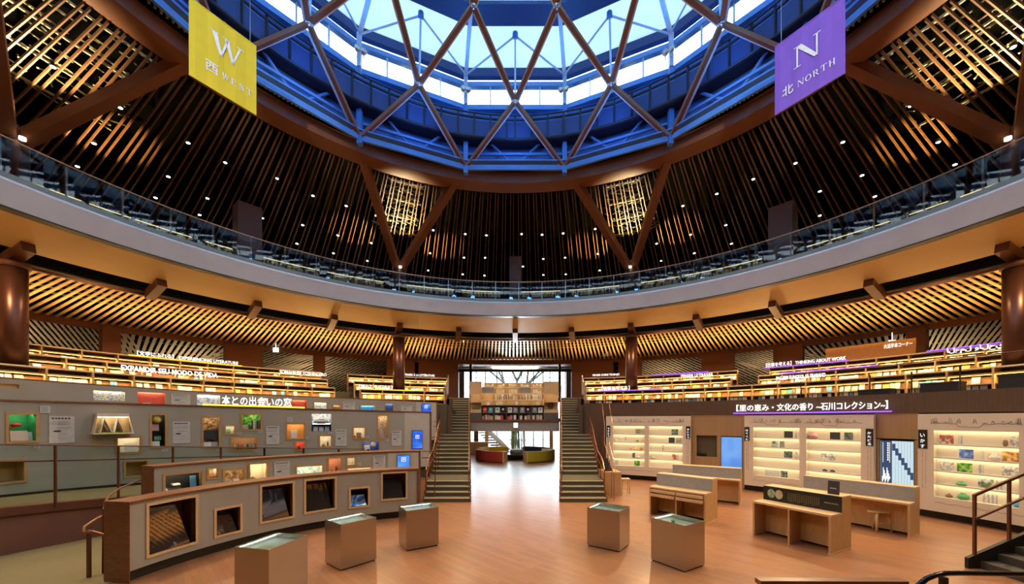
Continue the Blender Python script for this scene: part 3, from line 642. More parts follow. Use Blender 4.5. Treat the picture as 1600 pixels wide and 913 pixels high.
for W_, r, l in ((WC, (643.5, 673, 660, 701.5), 'tall blue lit touch screen on the tall display wall end'), (WB, (620.5, 711, 640.5, 731.5), 'blue lit screen on the second display wall end'), (WD, (658.5, 631, 672.5, 645), 'blue lit screen on the upper display wall end')):
    a, c, z0, z1 = W_.rect(*r); b = MB(); W_.panel(b, a, c, z0, z1, -.05, -.012, 40); o = b.build('touch_screen', M_DARK); tag(o, l, 'screen')
    b = MB(); W_.panel(b, a+.6, c-.6, z0+.02, z1-.02, -.055, -.05, 40); d = b.build('display', M_SCR); d.parent = o
    b = MB(); xm = (a+c)/2; zm = z0+(z1-z0)*.66; q = (c-a)*.17; hz = (W_.P(xm+q)-W_.P(xm-q)).length/2
    for (u0, u1, v0, v1) in ((-q, q, hz*.85, hz), (-q, q, -hz, -hz*.85), (-q, -q*.85, -hz, hz), (q*.85, q, -hz, hz), (-q*.4, q*.5, -.2*hz, .0), (-q*.4, -q*.2, -.5*hz, .5*hz), (-q*.4, q*.5, .35*hz, .5*hz)):
        W_.panel(b, xm+u0, xm+u1, zm+v0, zm+v1, -.058, -.055, 40)
    d = b.build('icon', M_LET); d.parent = o
# pale tent-shaped shelf display
a, c, z0, z1 = WC.rect(141, 648, 207, 677)
t = thing('tent_display', WC.P(174, z0, -.2), 'white canvas box display holding a miniature tent camp on the tall wall', 'display')
b = MB(); WC.panel(b, a, c, z0-.02, z0, -.38, -.01, 40); b.build('shelf', M_WHITE, t)
b = MB(); WC.panel(b, a+7, c-7, z1-.06, z1+.03, -.26, -.02, 40); b.build('canvas_roll', M_CREAM, t)
b = MB()
for s0, s1 in ((a+1, a+8), (c-1, c-8)): b.hexa([WC.P(s0, z0, -.34), WC.P(s0, z0, -.012), WC.P(s0+.8, z0, -.012), WC.P(s0+.8, z0, -.34)], [WC.P(s1, z1, -.24), WC.P(s1, z1, -.012), WC.P(s1+.8, z1, -.012), WC.P(s1+.8, z1, -.24)])
b.build('side_flap', M_CREAM, t)
b = MB(); WC.panel(b, a+5, c-5, z0, z1-.05, -.03, -.014, 40); b.build('backcloth', mat('tan_cloth', (.62, .42, .20), .8, kind='wave', scale=3), t)
b = MB(); WC.panel(b, a+9, c-9, z0, z0+.03, -.34, -.05, 40); b.build('moss_base', mat('moss', (.35, .38, .04), .9, scale=40), t)
b = MB(); WC.panel(b, a+9, c-9, z1-.09, z1-.07, -.24, -.2, 40); b.build('light_strip', M_LEDW, t)
for s0, s1 in ((158, 165), (180, 186)):
    b = MB(); b.hexa([WC.P(s0-6, z0+.03, -.30), WC.P(s0-5, z0+.03, -.30), WC.P(s0-5, z0+.03, -.06), WC.P(s0-6, z0+.03, -.06)], [WC.P(s0, z0+.42, -.30), WC.P(s0+1, z0+.42, -.30), WC.P(s0+1, z0+.42, -.06), WC.P(s0, z0+.42, -.06)])
    b.hexa([WC.P(s1+5, z0+.03, -.30), WC.P(s1+6, z0+.03, -.30), WC.P(s1+6, z0+.03, -.06), WC.P(s1+5, z0+.03, -.06)], [WC.P(s0, z0+.42, -.30), WC.P(s0+1, z0+.42, -.30), WC.P(s0+1, z0+.42, -.06), WC.P(s0, z0+.42, -.06)])
    b.build('open_book_tent', M_WHITE, t)
# ------------------------------------------------------------------ things standing in the niches
def in_niche(W_, h, fx, wm, hm, m, name, label, cat, depth=.02, off=.14, z=None, group=None, round_=False, tilt=0.04):
    x0, x1, z0, z1 = h; L = (W_.P(x1)-W_.P(x0)).length; xc = x0+(x1-x0)*fx; dx = (x1-x0)/L*wm/2; zz = z0+.003 if z is None else z
    b = MB()
    if round_:
        p = W_.P(xc, zz, off); b.lathe([(wm*.25, 0), (wm*.5, hm*.3), (wm*.42, hm*.7), (wm*.15, hm*.9), (wm*.2, hm)], tuple(p), 14)
    else:
        b.hexa([W_.P(xc-dx, zz, off), W_.P(xc+dx, zz, off), W_.P(xc+dx, zz, off+depth), W_.P(xc-dx, zz, off+depth)],
               [W_.P(xc-dx, zz+hm, off+tilt), W_.P(xc+dx, zz+hm, off+tilt), W_.P(xc+dx, zz+hm, off+tilt+depth), W_.P(xc-dx, zz+hm, off+tilt+depth)])
    o = b.build(name, m, smooth=round_); tag(o, label, cat, group); return o
R = lambda W_, l, i: W_.rect(*l[i][:4])
h = R(WC, nc, 0)
in_niche(WC, h, .13, .17, .24, BM['white'], 'picture_book', 'white rounded book at the bottom of the green niche', 'book')
in_niche(WC, h, .48, .30, .26, M_CREAM, 'picture_card', 'cream framed card in the middle of the green niche', 'card', off=.1)
in_niche(WC, h, .86, .13, .22, BM['white'], 'leaflet_stack', 'white leaflets standing in the green niche corner', 'leaflet')
in_niche(WC, h, .42, .20, .12, BM['red'], 'red_shoe', 'larger red model shoe hung inside the green niche', 'model', z=h[2]+.36, depth=.1, round_=True, off=.2)
in_niche(WC, h, .22, .10, .07, BM['red'], 'red_shoe', 'smaller red model shoe hung inside the green niche', 'model', z=h[2]+.32, depth=.06, round_=True, off=.2)
h = R(WC, nc, 2)
in_niche(WC, h, .3, .18, .20, BM['pink'], 'picture_book', 'pink book in the upper half of the first tall niche', 'book', z=h[2]+.5)
in_niche(WC, h, .5, .16, .12, BM['green'], 'picture_book', 'small green book low in the first tall niche', 'book', z=h[2]+.2)
in_niche(WC, h, .3, .20, .16, BM['white'], 'picture_book', 'white book on the floor of the first tall niche', 'book', off=.08)
in_niche(WC, h, .45, .22, .2, BM['yellow'], 'paper_lantern', 'yellow round lantern at the top of the first tall niche', 'lantern', z=h[2]+.75, round_=True)
h = R(WC, nc, 3)
in_niche(WC, h, .5, .42, .32, BM['black'], 'black_cabinet', 'black box in the middle of the second tall niche', 'box', z=h[2]+.24, depth=.1)
in_niche(WC, h, .28, .20, .15, BM['white'], 'picture_book', 'white book low in the second tall niche', 'book', off=.08)
in_niche(WC, h, .75, .18, .15, BM['grey'], 'picture_book', 'grey book low in the second tall niche', 'book', off=.08)
h = R(WC, nc, 1); in_niche(WC, h, .6, .25, .28, BM['white'], 'picture_book', 'white open book in the cream niche behind the rail', 'book')
h = R(WC, nc, 4); in_niche(WC, h, .4, .12, .15, BM['green'], 'picture_book', 'green book in the tiny white niche', 'book')
h = R(WC, nc, 5)
for k, c_ in enumerate(('black', 'white', 'grey', 'black', 'brown')): in_niche(WC, h, .55+.09*k, .045, .30+.02*(k % 3), BM[c_], 'upright_book', 'upright %s book in the green forest niche%s' % (c_, ', end of the row' if k == 3 else ''), 'book', depth=.12)
for k in range(4): in_niche(WC, h, .16, .16, .035, BM['cream' if k % 2 else 'white'], 'stacked_book', 'flat pale book in the small stack of the green forest niche', 'book', z=h[2]+.004+.04*k, depth=.12, tilt=0, group='flat books stacked in the forest niche')
h = R(WC, nc, 6)
for k, c_ in enumerate(('white', 'brown', 'red', 'grey', 'black', 'blue', 'cream')): in_niche(WC, h, .12+.125*k, .07, .20+.03*(k % 2), BM[c_], 'figurine', '%s little figure standing in the warm brown niche' % c_, 'figurine', round_=True)
h = R(WC, nc, 7); in_niche(WC, h, .42, .20, .32, BM['white'], 'paper_model', 'white paper model in the glowing orange niche', 'model')
h = R(WC, nc, 9)
for k in range(3): in_niche(WC, h, .2+.3*k, .16, .17, BM['white'], 'small_book', ('first', 'middle', 'last')[k]+' small white book on the bright blue niche shelf from the poster side' if k != 1 else 'middle small white book on the bright blue niche shelf', 'book')
h = R(WC, nc, 8); in_niche(WC, h, .5, .55, .2, BM['grey'], 'cloud_model', 'grey rounded stone model in the cloud niche', 'model', round_=True, off=.2)
h = R(WC, nc, 10); in_niche(WC, h, .72, .06, .2, BM['brown'], 'bottle', 'brown bottle in the pale niche below the cloud niche', 'bottle', round_=True); in_niche(WC, h, .35, .12, .1, BM['yellow'], 'figurine', 'yellow small figure in the pale niche below the cloud niche', 'figurine', round_=True)
h = R(WC, nc, 11); in_niche(WC, h, .4, .1, .14, BM['black'], 'figurine', 'black small figure in the red niche', 'figurine', round_=True)
h = R(WC, nc, 12); in_niche(WC, h, .5, .18, .22, BM['brown'], 'framed_print', 'small brown framed print in the white niche beside its caption', 'picture'); in_niche(WC, h, .12, .07, .12, BM['red'], 'small_book', 'red small object at the side of the white niche', 'ornament', round_=True)
h = R(WC, nc, 13); in_niche(WC, h, .5, .14, .22, BM['pink'], 'small_book', 'pale pink book at the foot of the tall colourful niche', 'book')
h = R(WC, nc, 14); in_niche(WC, h, .32, .22, .2, BM['cream'], 'picture_book', 'cream book in the navy blue niche', 'book'); in_niche(WC, h, .68, .22, .2, BM['white'], 'paper_flower', 'white round paper flower in the navy blue niche', 'ornament', z=h[2]+.12, round_=True)
h = R(WB, nb, 0); in_niche(WB, h, .35, .28, .1, BM['black'], 'model_tray', 'black tray model in the long dark niche of the second wall', 'model', depth=.2); in_niche(WB, h, .4, .16, .04, BM['white'], 'model_roof', 'white little roof model in the long dark niche of the second wall', 'model', z=h[2]+.16, depth=.1); in_niche(WB, h, .85, .12, .36, BM['blue'], 'picture_book', 'blue upright book in the long dark niche of the second wall', 'book'); in_niche(WB, h, .1, .1, .12, BM['white'], 'figurine', 'white figure in the long dark niche of the second wall', 'figurine', round_=True)
h = R(WB, nb, 1); in_niche(WB, h, .5, .16, .1, BM['orange'], 'small_book', 'orange card in the little cream niche of the second wall', 'card')
h = R(WB, nb, 2); in_niche(WB, h, .25, .14, .14, BM['grey'], 'small_book', 'grey book in the first half of the striped wood niche', 'book'); in_niche(WB, h, .75, .14, .14, BM['white'], 'small_book', 'white book in the second half of the striped wood niche', 'book')
h = R(WB, nb, 3); in_niche(WB, h, .25, .18, .14, BM['brown'], 'driftwood', 'brown driftwood piece in the bright cream niche of the second wall', 'ornament', round_=True)
h = R(WB, nb, 5); in_niche(WB, h, .7, .07, .18, BM['brown'], 'figurine', 'brown figure in the salmon pink niche', 'figurine', round_=True); in_niche(WB, h, .3, .09, .1, BM['orange'], 'figurine', 'orange figure in the salmon pink niche', 'figurine', round_=True)
h = R(WD, nd, 2); in_niche(WD, h, .35, .2, .22, BM['cream'], 'picture_book', 'cream open book in the red niche of the upper wall', 'book', off=.02, tilt=.01); in_niche(WD, h, .1, .2, .12, BM['black'], 'toy_car', 'black toy car in the red niche of the upper wall', 'toy', off=.02, depth=.05, tilt=0)
h = R(WD, nd, 0)

# ------------------------------------------------------------------ ramp, its wall and glass rail (left)
WR = Wall([(px, Z, 0, z) for px, Z, z in ((-60, 8.1, 1.12), (0, 8.65, 1.10), (86, 9.4, 1.06), (163, 10.2, 1.0), (185, 10.4, .99), (270, 11.3, .93), (345, 12.1, .88), (413, 12.9, .83), (474, 13.6, .79), (529, 14.3, .75), (600, 15.2, .70))])
b = MB(); WR.panel(b, -60, 600, 0.0, lambda p: WR.zt(p)-.24, .06, .25); struct(b.build('wall_ramp', M_CONC))
b = MB(); WR.panel(b, -60, 600, lambda p: WR.zt(p)-.20, lambda p: WR.zt(p), .0, .30); WR.panel(b, -60, 600, lambda p: WR.zt(p)-.24, lambda p: WR.zt(p)-.2, .05, .26); struct(b.build('trim_6', M_BROWN))
b = MB()
xs = [-60+k*20 for k in range(34)]
for a, c in zip(xs, xs[1:]): b.addf([WR.P(a, WR.zt(a)-.01, .2), WR.P(c, WR.zt(c)-.01, .2), WC.P(c, WC.zb(c)-.05, .3), WC.P(a, WC.zb(a)-.05, .3)])
struct(b.build('floor_ramp', M_RAMP))
b = MB(); WC.panel(b, -55, 672, lambda p: WC.zb(p)-.12, lambda p: WC.zb(p)+.02, .02, .4); struct(b.build('baseboard_ramp', M_DARK))
t = thing('ramp_balustrade', WR.P(185, 1.0), 'brown post and clear glass balustrade along the ramp before the tall wall', 'balustrade')
for px in (-30, 86, 185, 270, 345, 413, 474, 529, 575):
    z0 = WR.zt(px); b = MB(); b.bar(WR.P(px, z0-.1, -.02), WR.P(px, WR.z(px, 695+.012*px), -.02), .055, .03); b.build('post', M_DARK if px > 400 else M_BROWN, t)
pts = [WR.P(px, WR.z(px, 695+.012*px), -.02) for px in range(-60, 600, 30)]
b = MB(); b.tube(pts, .018, 6); b.build('top_rail', M_BROWN, t)
b = MB(); b.tube([WR.P(px, WR.z(px, 722.5-.024*px if px < 420 else 712.5), .07) for px in range(-60, 600, 30)], .022, 6); b.build('handrail', M_BROWN, t)
b = MB(); WR.panel(b, -60, 590, lambda p: WR.zt(p)+.03, lambda p: WR.z(p, 696+.012*p), .0, .012, 30); b.build('glass_panel', M_GLASSG, t)
# low floor at the far left and its handrail
b = MB(); b.addf([(-14, -2, .012), (-7.9, -2, .012), (-7.62, 7.35, .012), (-9.5, 9.9, .012), (-11.0, 10.3, .012), (-16, 7.2, .012)]); struct(b.build('floor_ramp_foot', M_RAMP))
t = thing('ramp_handrail', dep(139, 7.6), 'short brown handrail with single post at the ramp foot', 'handrail')
b = MB(); b.bar(dep(139, 7.5, 0.02), dep(139, 7.5, .94), .05, .05); b.build('post', M_BROWN, t)
b = MB(); b.tube([dep(165, 8.3, 1.05), dep(150, 8.0, 1.03), dep(131, 7.6, .97), dep(131, 7.3, .95), dep(145, 7.3, .97), dep(166, 7.35, .88)], .024, 8); b.build('rail', M_BRONZE, t)
t = thing('bent_tube_rail', dep(165, 7.9), 'thin bent brown tube rail at the end of the low display wall', 'rail')
b = MB(); b.tube([dep(161, 7.7, 0.02), dep(162, 7.72, 1.3), dep(164, 7.8, 1.42), dep(170, 8.0, 1.5), dep(185, 8.6, 1.55), dep(221, 9.6, 1.60)], .02, 8); b.build('tube', M_BROWN, t)

# ------------------------------------------------------------------ wood-clad wall (right)
RW = [ray_ring]; 
def ringwall(R, x0, x1, zb, zt, n=24): return Wall([(x0+(x1-x0)*k/n, ray_ring(x0+(x1-x0)*k/n, R), zb, zt) for k in range(n+1)])
WW = ringwall(14.1, 905, 1720, 0, 3.95, 40)
b = MB(); WW.panel(b, 915, 1720, 3.32, 3.98, 0, .2); WW.panel(b, 915, 946, 0, 3.32, 0, .2); struct(b.build('wall_right', M_WALL))
b = MB(); WW.panel(b, 1079, 1163, 2.35, 3.32, .03, .2); WW.panel(b, 1079, 1088, 0, 2.35, .03, .2); WW.panel(b, 1120, 1126, 0, 2.35, .03, .2); WW.panel(b, 1159.5, 1163, 0, 2.35, .03, .2); WW.panel(b, 1088, 1120, 0, 1.35, .03, .2); WW.panel(b, 1126, 1159.5, 0, .6, .03, .2)
WW.panel(b, 1365, 1434, 2.45, 3.32, .03, .2); WW.panel(b, 1365, 1374, 0, 2.42, .03, .2); WW.panel(b, 1428, 1434, 0, 2.42, .03, .2); WW.panel(b, 1365, 1434, 0, .8, .04, .2)
struct(b.build('wall_batten', M_TAN))
b = MB(); WW.panel(b, 946, 1720, 0, 3.3, .75, .85); struct(b.build('wall_right_rear', M_DARK))
b = MB(); WW.panel(b, 1088, 1120, 1.35, 2.35, .5, .55); struct(b.build('wall_alcove', mat('alcove_wall', (.45, .2, .09), .5)))
t = thing('alcove_shelf', WW.P(1100, 1.3, .2), 'small lit opening with glass jars in the batten wall', 'opening')
b = MB(); WW.panel(b, 1088, 1096, 1.4, 2.3, .3, .34); b.build('jar_panel', M_LEDW, t)
b = MB(); WW.panel(b, 1112, 1119, 1.5, 2.3, .3, .34); b.build('jar_panel', M_LEDW, t)
b = MB(); WW.panel(b, 1088, 1102, 1.40, 1.5, .1, .3); b.build('counter', M_DARK, t)
def flat_screen(x0, x1, z0, z1, m, name, label, off=.04):
    b = MB(); WW.panel(b, x0, x1, z0, z1, off, off+.06, 40); o = b.build(name, M_DARK); tag(o, label, 'screen'); b = MB(); WW.panel(b, x0+.8, x1-.8, z0+.03, z1-.03, off-.006, off, 40); d = b.build('display', m); d.parent = o; return o
flat_screen(1126, 1159.5, .6, 2.33, screen_mat('sky_blue_screen', (.10, .28, .78), (.20, .42, .90), 1.0, .8), 'wall_screen', 'plain blue lit screen set in the batten wall')
zl, zh = .85, 2.40
o = flat_screen(1374.5, 1427.5, zl, zh, emat('pale_screen', (.62, .78, .85), 1.0), 'wall_screen', 'pale lit screen with a staircase of dark tabs')
b = MB(); WW.panel(b, 1376, 1393, zl+.03, zh-.03, .02, .034, 40); d = b.build('title_band', mat('navy_print', (.03, .07, .16), .5, emit=(.03, .07, .16), estr=.6)); d.parent = o
b = MB(); b2 = MB()
for k in range(7):
    x = 1393.5+k*4.7; z = zh-.12-k*.155; WW.panel(b, x, x+4.9, z-.24, z, .02, .034, 40)
    WW.panel(b2, x+4.75, x+4.95, zl+.03, zh-.03, .026, .034, 40)
d = b.build('tab', MATS['navy_print']); d.parent = o; d = b2.build('divider', mat('pale_line', (.3, .42, .5), .5)); d.parent = o
b = MB()
for r in ((1379, 1379.5), (1389.5, 1390)): WW.panel(b, r[0], r[1], zl+.78, zh-.08, .014, .02, 40)
for k in range(8): WW.panel(b, 1386, 1388, zl+.85+k*.08, zl+.90+k*.08, .014, .02, 40)
for k in range(9): WW.panel(b, 1378+k*1.4, 1379+k*1.4, zl+.1+.06*(k % 3), zl+.3+.1*(k*7 % 4), .014, .02, 40)
d = b.build('title_lettering', M_LET); d.parent = o

WP = ringwall(13.93, 930, 1720, .24, 3.28, 40)
def white_unit(x0, x1, cabs, label, tabs):
    t = thing('display_cabinet', WP.P((x0+x1)/2, .24), label, 'cabinet'); holes = [WP.rect(*c) for c in cabs]
    holes = [(h[0], h[1], .70, 2.76) for h in holes]; b = MB(); WP.body(b, x0, x1, holes, .16); b.build('front_panel', M_CREAM, t)
    b = MB(); WP.panel(b, x0+1, x1-1, 0, .24, .25, .5); b.build('plinth', M_DARK, t)
    for h in holes:
        b = MB(); D = .48; WP.panel(b, h[0], h[1], .70, 2.82, D, D+.02)
        for q in (h[0], h[1]): b.addf([WP.P(q, .7), WP.P(q, 2.82), WP.P(q, 2.82, D), WP.P(q, .7, D)])
        WP.panel(b, h[0], h[1], .69, .70, 0, D); WP.panel(b, h[0], h[1], 2.82, 2.83, 0, D); b.build('cabinet_lining', M_CREAM, t)
        for k in range(5):
            z = .70+k*.412
            if k:
                b = MB(); WP.panel(b, h[0], h[1], z-.018, z, .03, D); WP.panel(b, h[0], h[1], z-.042, z-.018, .03, .042); b.build('shelf', M_CREAM, t)
            b = MB(); zz = z+.385 if k < 4 else z+.435; WP.panel(b, h[0]+.5, h[1]-.5, zz-.006, zz+.006, .05, .09); b.build('light_strip', M_LEDW, t)
    for (tx0, tx1, txt) in tabs:
        b = MB(); WP.panel(b, tx0, tx1, 2.18, 2.78, -.02, 0); s = b.build('name_tab', M_DARK, t)
        n = len(txt)
        for j, ch in enumerate(txt):
            xw = tx0+(tx1-tx0)*.25; wd = (tx1-tx0)*.5; zc = 2.66-.52*(j+1)/(n)+.06
            lt = lettering('lettering', ch, wd, .42/n*.8, lambda x, y, d_, xw=xw, zc=zc: WP.P(xw+x, zc+y, -.021-d_), M_LET, None, .004); lt.parent = s
    return t, holes
U1 = white_unit(947, 1079, [(958, 669, 1007, 731), (1014, 669, 1066.5, 733)], 'white lit display cabinet beside the stair, two shelved recesses', ((948, 953.5, 'うるおう'), (1072, 1078.5, 'あじわう')))
U2 = white_unit(1163, 1365, [(1177.3, 670, 1249.1, 744), (1259.6, 671, 1345, 750)], 'white lit display cabinet between the two wall screens', ((1163.5, 1171, 'はぐくむ'), (1353, 1364.5, 'かたどる')))
U3 = white_unit(1434, 1640, [(1459, 672, 1592, 781)], 'white lit display cabinet with one wide recess behind the dark handrail', ((1435, 1449, 'いかす'),))
# faint line drawings and small vertical texts on the white fronts
def doodle(x0, x1, z, seed, label, hgt=.18):
    rnd = random.Random(seed); b = MB(); n = 26; pts = []
    for k in range(n+1):
        x = x0+(x1-x0)*k/n; pts.append((x, z+rnd.uniform(-.02, .02)-(.10 if .3 < k/n < .55 else 0)))
    b.tube([WP.P(x, zz, -.004) for x, zz in pts], .006, 4)
    for k in range(22):
        x = rnd.uniform(x0, x1); hh = rnd.uniform(.03, hgt); w2 = (x1-x0)*.018
        b.tube([WP.P(x-w2, z, -.004), WP.P(x-w2*.5, z+hh, -.004), WP.P(x+w2*.4, z+hh*.9, -.004), WP.P(x+w2, z, -.004)], .005, 4)
    return b.build('line_drawing', mat('drawing_ink', (.22, .19, .16), .8))
for x0, x1, s, l in ((957, 1008, 1, 'U1a'), (1012, 1068, 2, 'U1b'), (1174, 1251, 3, 'U2a'), (1258, 1348, 4, 'U2b'), (1454, 1598, 5, 'U3')):
    o = doodle(x0, x1, 2.98, s, l); o.parent = (U1 if s < 3 else U2 if s < 5 else U3)[0]; o.matrix_parent_inverse = Matrix.Translation(o.parent.location).inverted()
for x0, x1, s, z in ((958, 1066, 7, .50), (1176, 1246, 8, .48), (1461, 1600, 9, .52)):
    b = MB(); rnd = random.Random(s); b.tube([WP.P(x0+(x1-x0)*k/24, z+.02*sin(k*1.3), -.004) for k in range(25)], .005, 4); o = b.build('line_drawing', MATS['drawing_ink']); o.parent = (U1 if s < 8 else U2 if s < 9 else U3)[0]; o.matrix_parent_inverse = Matrix.Translation(o.parent.location).inverted()
for x, par in ((1166, U2), (1168.5, U2), (1355.5, U2), (1360, U2), (950, U1), (1072.5, U1), (1075, U1), (1441, U3), (1446, U3)):
    b = MB(); rnd = random.Random(int(x))
    for k in range(26): WP.panel(b, x, x+.8, 2.05-k*.045, 2.05-k*.045+.03*rnd.random()+.008, -.004, -.001)
    o = b.build('small_print', MATS['drawing_ink']); o.parent = par[0]; o.matrix_parent_inverse = Matrix.Translation(par[0].location).inverted()
# cards and exhibits on the shelves: (px0, px1, row 0 top..4, kind)
p_sea = pic((.02, .05, .04), (.08, .12, .10), (.22, .26, .24), 12); p_hill = pic((.08, .14, .06), (.28, .34, .24), (.55, .60, .62), 10); p_autumn = pic((.25, .10, .02), (.65, .35, .08), (.80, .60, .30), 10); p_blue = pic((.03, .07, .30), (.10, .2, .55), (.3, .45, .8), 7)
p_red = pic((.45, .05, .03), (.3, .12, .1), (.7, .6, .5), 12); p_grey = pic((.25, .24, .24), (.50, .49, .46), (.75, .73, .68), 14); p_text = mat('text_sheet', (.58, .56, .50), .7, color2=(.34, .33, .30), kind='wave', scale=14)
kinds = {'sea': (p_sea, 'dark seascape photo card'), 'hill': (p_hill, 'green hillside photo card'), 'aut': (p_autumn, 'autumn orange photo card'), 'blu': (p_blue, 'deep blue photo card'), 'red': (p_red, 'red still-life photo card'), 'gry': (p_grey, 'grey photo card'), 'txt': (p_text, 'grey text card'), 'for': (p_forest, 'leafy green photo card'), 'blk': (M_INK, 'black photo card')}
rown = ('top', 'second', 'middle', 'fourth', 'bottom')
def cab_cards(items, where):
    cnt = {}
    for x0, x1, row, k in items:
        z = .70+(4-row)*.412+.005; m, l = kinds[k]; hgt = .27 if k != 'txt' else .26
        b = MB(); WP.panel(b, x0, x1, z, z+hgt, .16, .175, 40); o = b.build('text_card' if k == 'txt' else 'photo_card', m)
        key = (l, row); cnt[key] = cnt.get(key, 0)+1
        lab = '%s on the %s shelf, %s' % (l, rown[row], where)
        if cnt[key] > 1: lab = '%s, %s shelf, %s, next one along' % (l, rown[row], where)
        tag(o, lab, 'card')
cab_cards([(960, 964.5, 0, 'txt'), (989.5, 1000, 0, 'sea'), (1001, 1005.5, 0, 'gry'), (968, 978, 1, 'gry'), (979, 985.5, 1, 'txt'), (965, 973, 2, 'txt'), (981, 991.5, 3, 'sea'), (960, 974, 4, 'txt'), (975, 983, 4, 'red'), (988.5, 999, 4, 'for')], 'stair-side recess')
cab_cards([(1021.5, 1028, 0, 'txt'), (1047, 1058.5, 0, 'sea'), (1026.5, 1033, 1, 'txt'), (1042, 1053, 1, 'blk'), (1055, 1064, 1, 'gry'), (1027, 1037, 2, 'red'), (1038, 1045, 2, 'txt'), (1035, 1046, 3, 'txt'), (1048, 1059, 3, 'red'), (1040, 1046.5, 4, 'txt')], 'second recess')
cab_cards([(1178.5, 1192, 0, 'sea'), (1193, 1203, 0, 'txt'), (1223, 1238, 0, 'blk'), (1239.5, 1248, 0, 'gry'), (1200, 1214.5, 1, 'hill'), (1216, 1223.5, 1, 'txt'), (1178.5, 1192, 2, 'aut'), (1193, 1202, 2, 'txt'), (1223, 1237.5, 2, 'sea'), (1239, 1248, 2, 'gry'), (1179, 1192, 3, 'gry'), (1193, 1202.5, 3, 'txt'), (1192, 1216, 4, 'txt'), (1217.5, 1229.5, 4, 'sea')], 'recess beside the blue screen')
cab_cards([(1294, 1312, 0, 'blk'), (1315, 1333, 0, 'sea'), (1335, 1344, 0, 'txt'), (1319.5, 1330, 1, 'txt'), (1279, 1303, 2, 'gry'), (1306, 1317, 2, 'txt'), (1308, 1318, 3, 'txt')], 'recess behind the stool desk')
cab_cards([(1462, 1486.5, 0, 'red'), (1488, 1504.5, 0, 'txt'), (1571, 1590, 0, 'gry'), (1493, 1519, 1, 'blu'), (1521, 1536.5, 1, 'txt'), (1560, 1589, 1, 'aut'), (1462, 1487, 2, 'gry'), (1489, 1515, 2, 'for'), (1517, 1533, 2, 'txt'), (1560, 1589, 2, 'gry'), (1519, 1547, 3, 'hill'), (1550, 1566, 3, 'txt'), (1528, 1553, 4, 'txt')], 'wide recess')
def exhibit(x, row, w_, hgt, c_, name, label, cat):
    z = .70+(4-row)*.412+.004; b = MB(); b.lathe([(w_*.35, 0), (w_*.5, hgt*.25), (w_*.46, hgt*.6), (w_*.22, hgt*.85), (w_*.26, hgt)], tuple(WP.P(x, z, .2)), 12); tag(b.build(name, BM[c_], None, True), label, cat)
for a in ((962, 1, .16, .16, 'white', 'ceramic_jar', 'white ceramic jar on the second shelf of the stair-side recess', 'jar'), (995, 1, .16, .14, 'green', 'ceramic_cup', 'green-banded cup on the second shelf of the stair-side recess', 'cup'), (1002, 1, .14, .14, 'yellow', 'basket', 'yellow basket on the second shelf of the stair-side recess', 'basket'),
          (985, 2, .16, .16, 'orange', 'ceramic_jar', 'first amber jar on the middle shelf of the stair-side recess', 'jar'), (993, 2, .18, .16, 'yellow', 'basket', 'yellow basket between amber jars, middle shelf, stair-side recess', 'basket'), (1001, 2, .18, .17, 'orange', 'ceramic_jar', 'last amber jar on the middle shelf of the stair-side recess', 'jar'), (978, 2, .14, .1, 'cream', 'ceramic_bowl', 'cream bowl on the middle shelf of the stair-side recess', 'bowl'),
          (996, 3, .3, .14, 'white', 'ceramic_bowl', 'white wide bowl on the fourth shelf of the stair-side recess', 'bowl'), (1020, 3, .3, .14, 'cream', 'basket', 'cream basket on the fourth shelf of the second recess', 'basket'), (1268, 0, .34, .26, 'pink', 'paper_flower', 'pink and white flower ornament beside the dark card, top shelf', 'ornament'),
          (1286, 3, .2, .08, 'black', 'lacquer_bowl', 'first black lacquer bowl on the fourth shelf', 'bowl'), (1298, 3, .2, .08, 'black', 'lacquer_bowl', 'second black lacquer bowl on the fourth shelf', 'bowl'), (1565, 0, .14, .24, 'brown', 'bottle', 'brown bottle on the top shelf of the wide recess', 'bottle'), (1540, 1, .1, .24, 'orange', 'bottle', 'amber bottle on the second shelf of the wide recess', 'bottle'),
          (1548, 1, .26, .2, 'white', 'model_box', 'white model on the second shelf of the wide recess', 'model'), (1497, 3, .26, .12, 'green', 'bonsai_model', 'green plant model on the fourth shelf of the wide recess', 'model'), (1500, 4, .3, .2, 'green', 'bonsai_model', 'green tree model on the bottom shelf of the wide recess', 'model'), (1478, 4, .2, .12, 'brown', 'wood_block', 'brown block on the bottom shelf of the wide recess', 'block'), (1583, 4, .2, .18, 'blue', 'blue_pot', 'bright blue pot on the bottom shelf behind the handrail', 'pot')):
    exhibit(*a)
# white lettering with purple light bar on the walnut wall; white lettering with yellow bar on the tall display wall
WL = ringwall(13.95, 1100, 1440, 0, 4, 30)
t = thing('wall_sign', WL.P(1268, 3.4), 'white Japanese lettering on a purple light bar across the walnut wall', 'sign')
x0, x1 = 1151, 1388
def fR(x, y, d): return WL.P(x0+x*(x1-x0), 3.46+y, -.02-d)
lettering('lettering', '【里の恵み・文化の香り ~石川コレクション~】', 1.0, .30, fR, M_LET, t, .03, .012)
b = MB(); WL.panel(b, 1146, 1394, 3.36, 3.40, -.06, -.01); b.build('light_bar', emat('purple_light', (.28, .08, 1), 2.6), t)
t = thing('wall_sign', WC.P(400, 3.4), 'white Japanese lettering on a yellow light bar atop the tall display wall', 'sign')
x2, x3 = 347, 456
def fL(x, y, d):
    px = x2+x*(x3-x2); return WC.P(px, WC.zt(px)+.08+y, .1-d)
lettering('lettering', '本との出会いの窓', 1.0, .34, fL, M_LET, t, .03, .012)
b = MB(); WC.panel(b, 317, 476, lambda p: WC.zt(p)+.045, lambda p: WC.zt(p)+.095, -.02, .05); b.build('light_bar', emat('yellow_light', (1, .62, .04), 2.6), t)
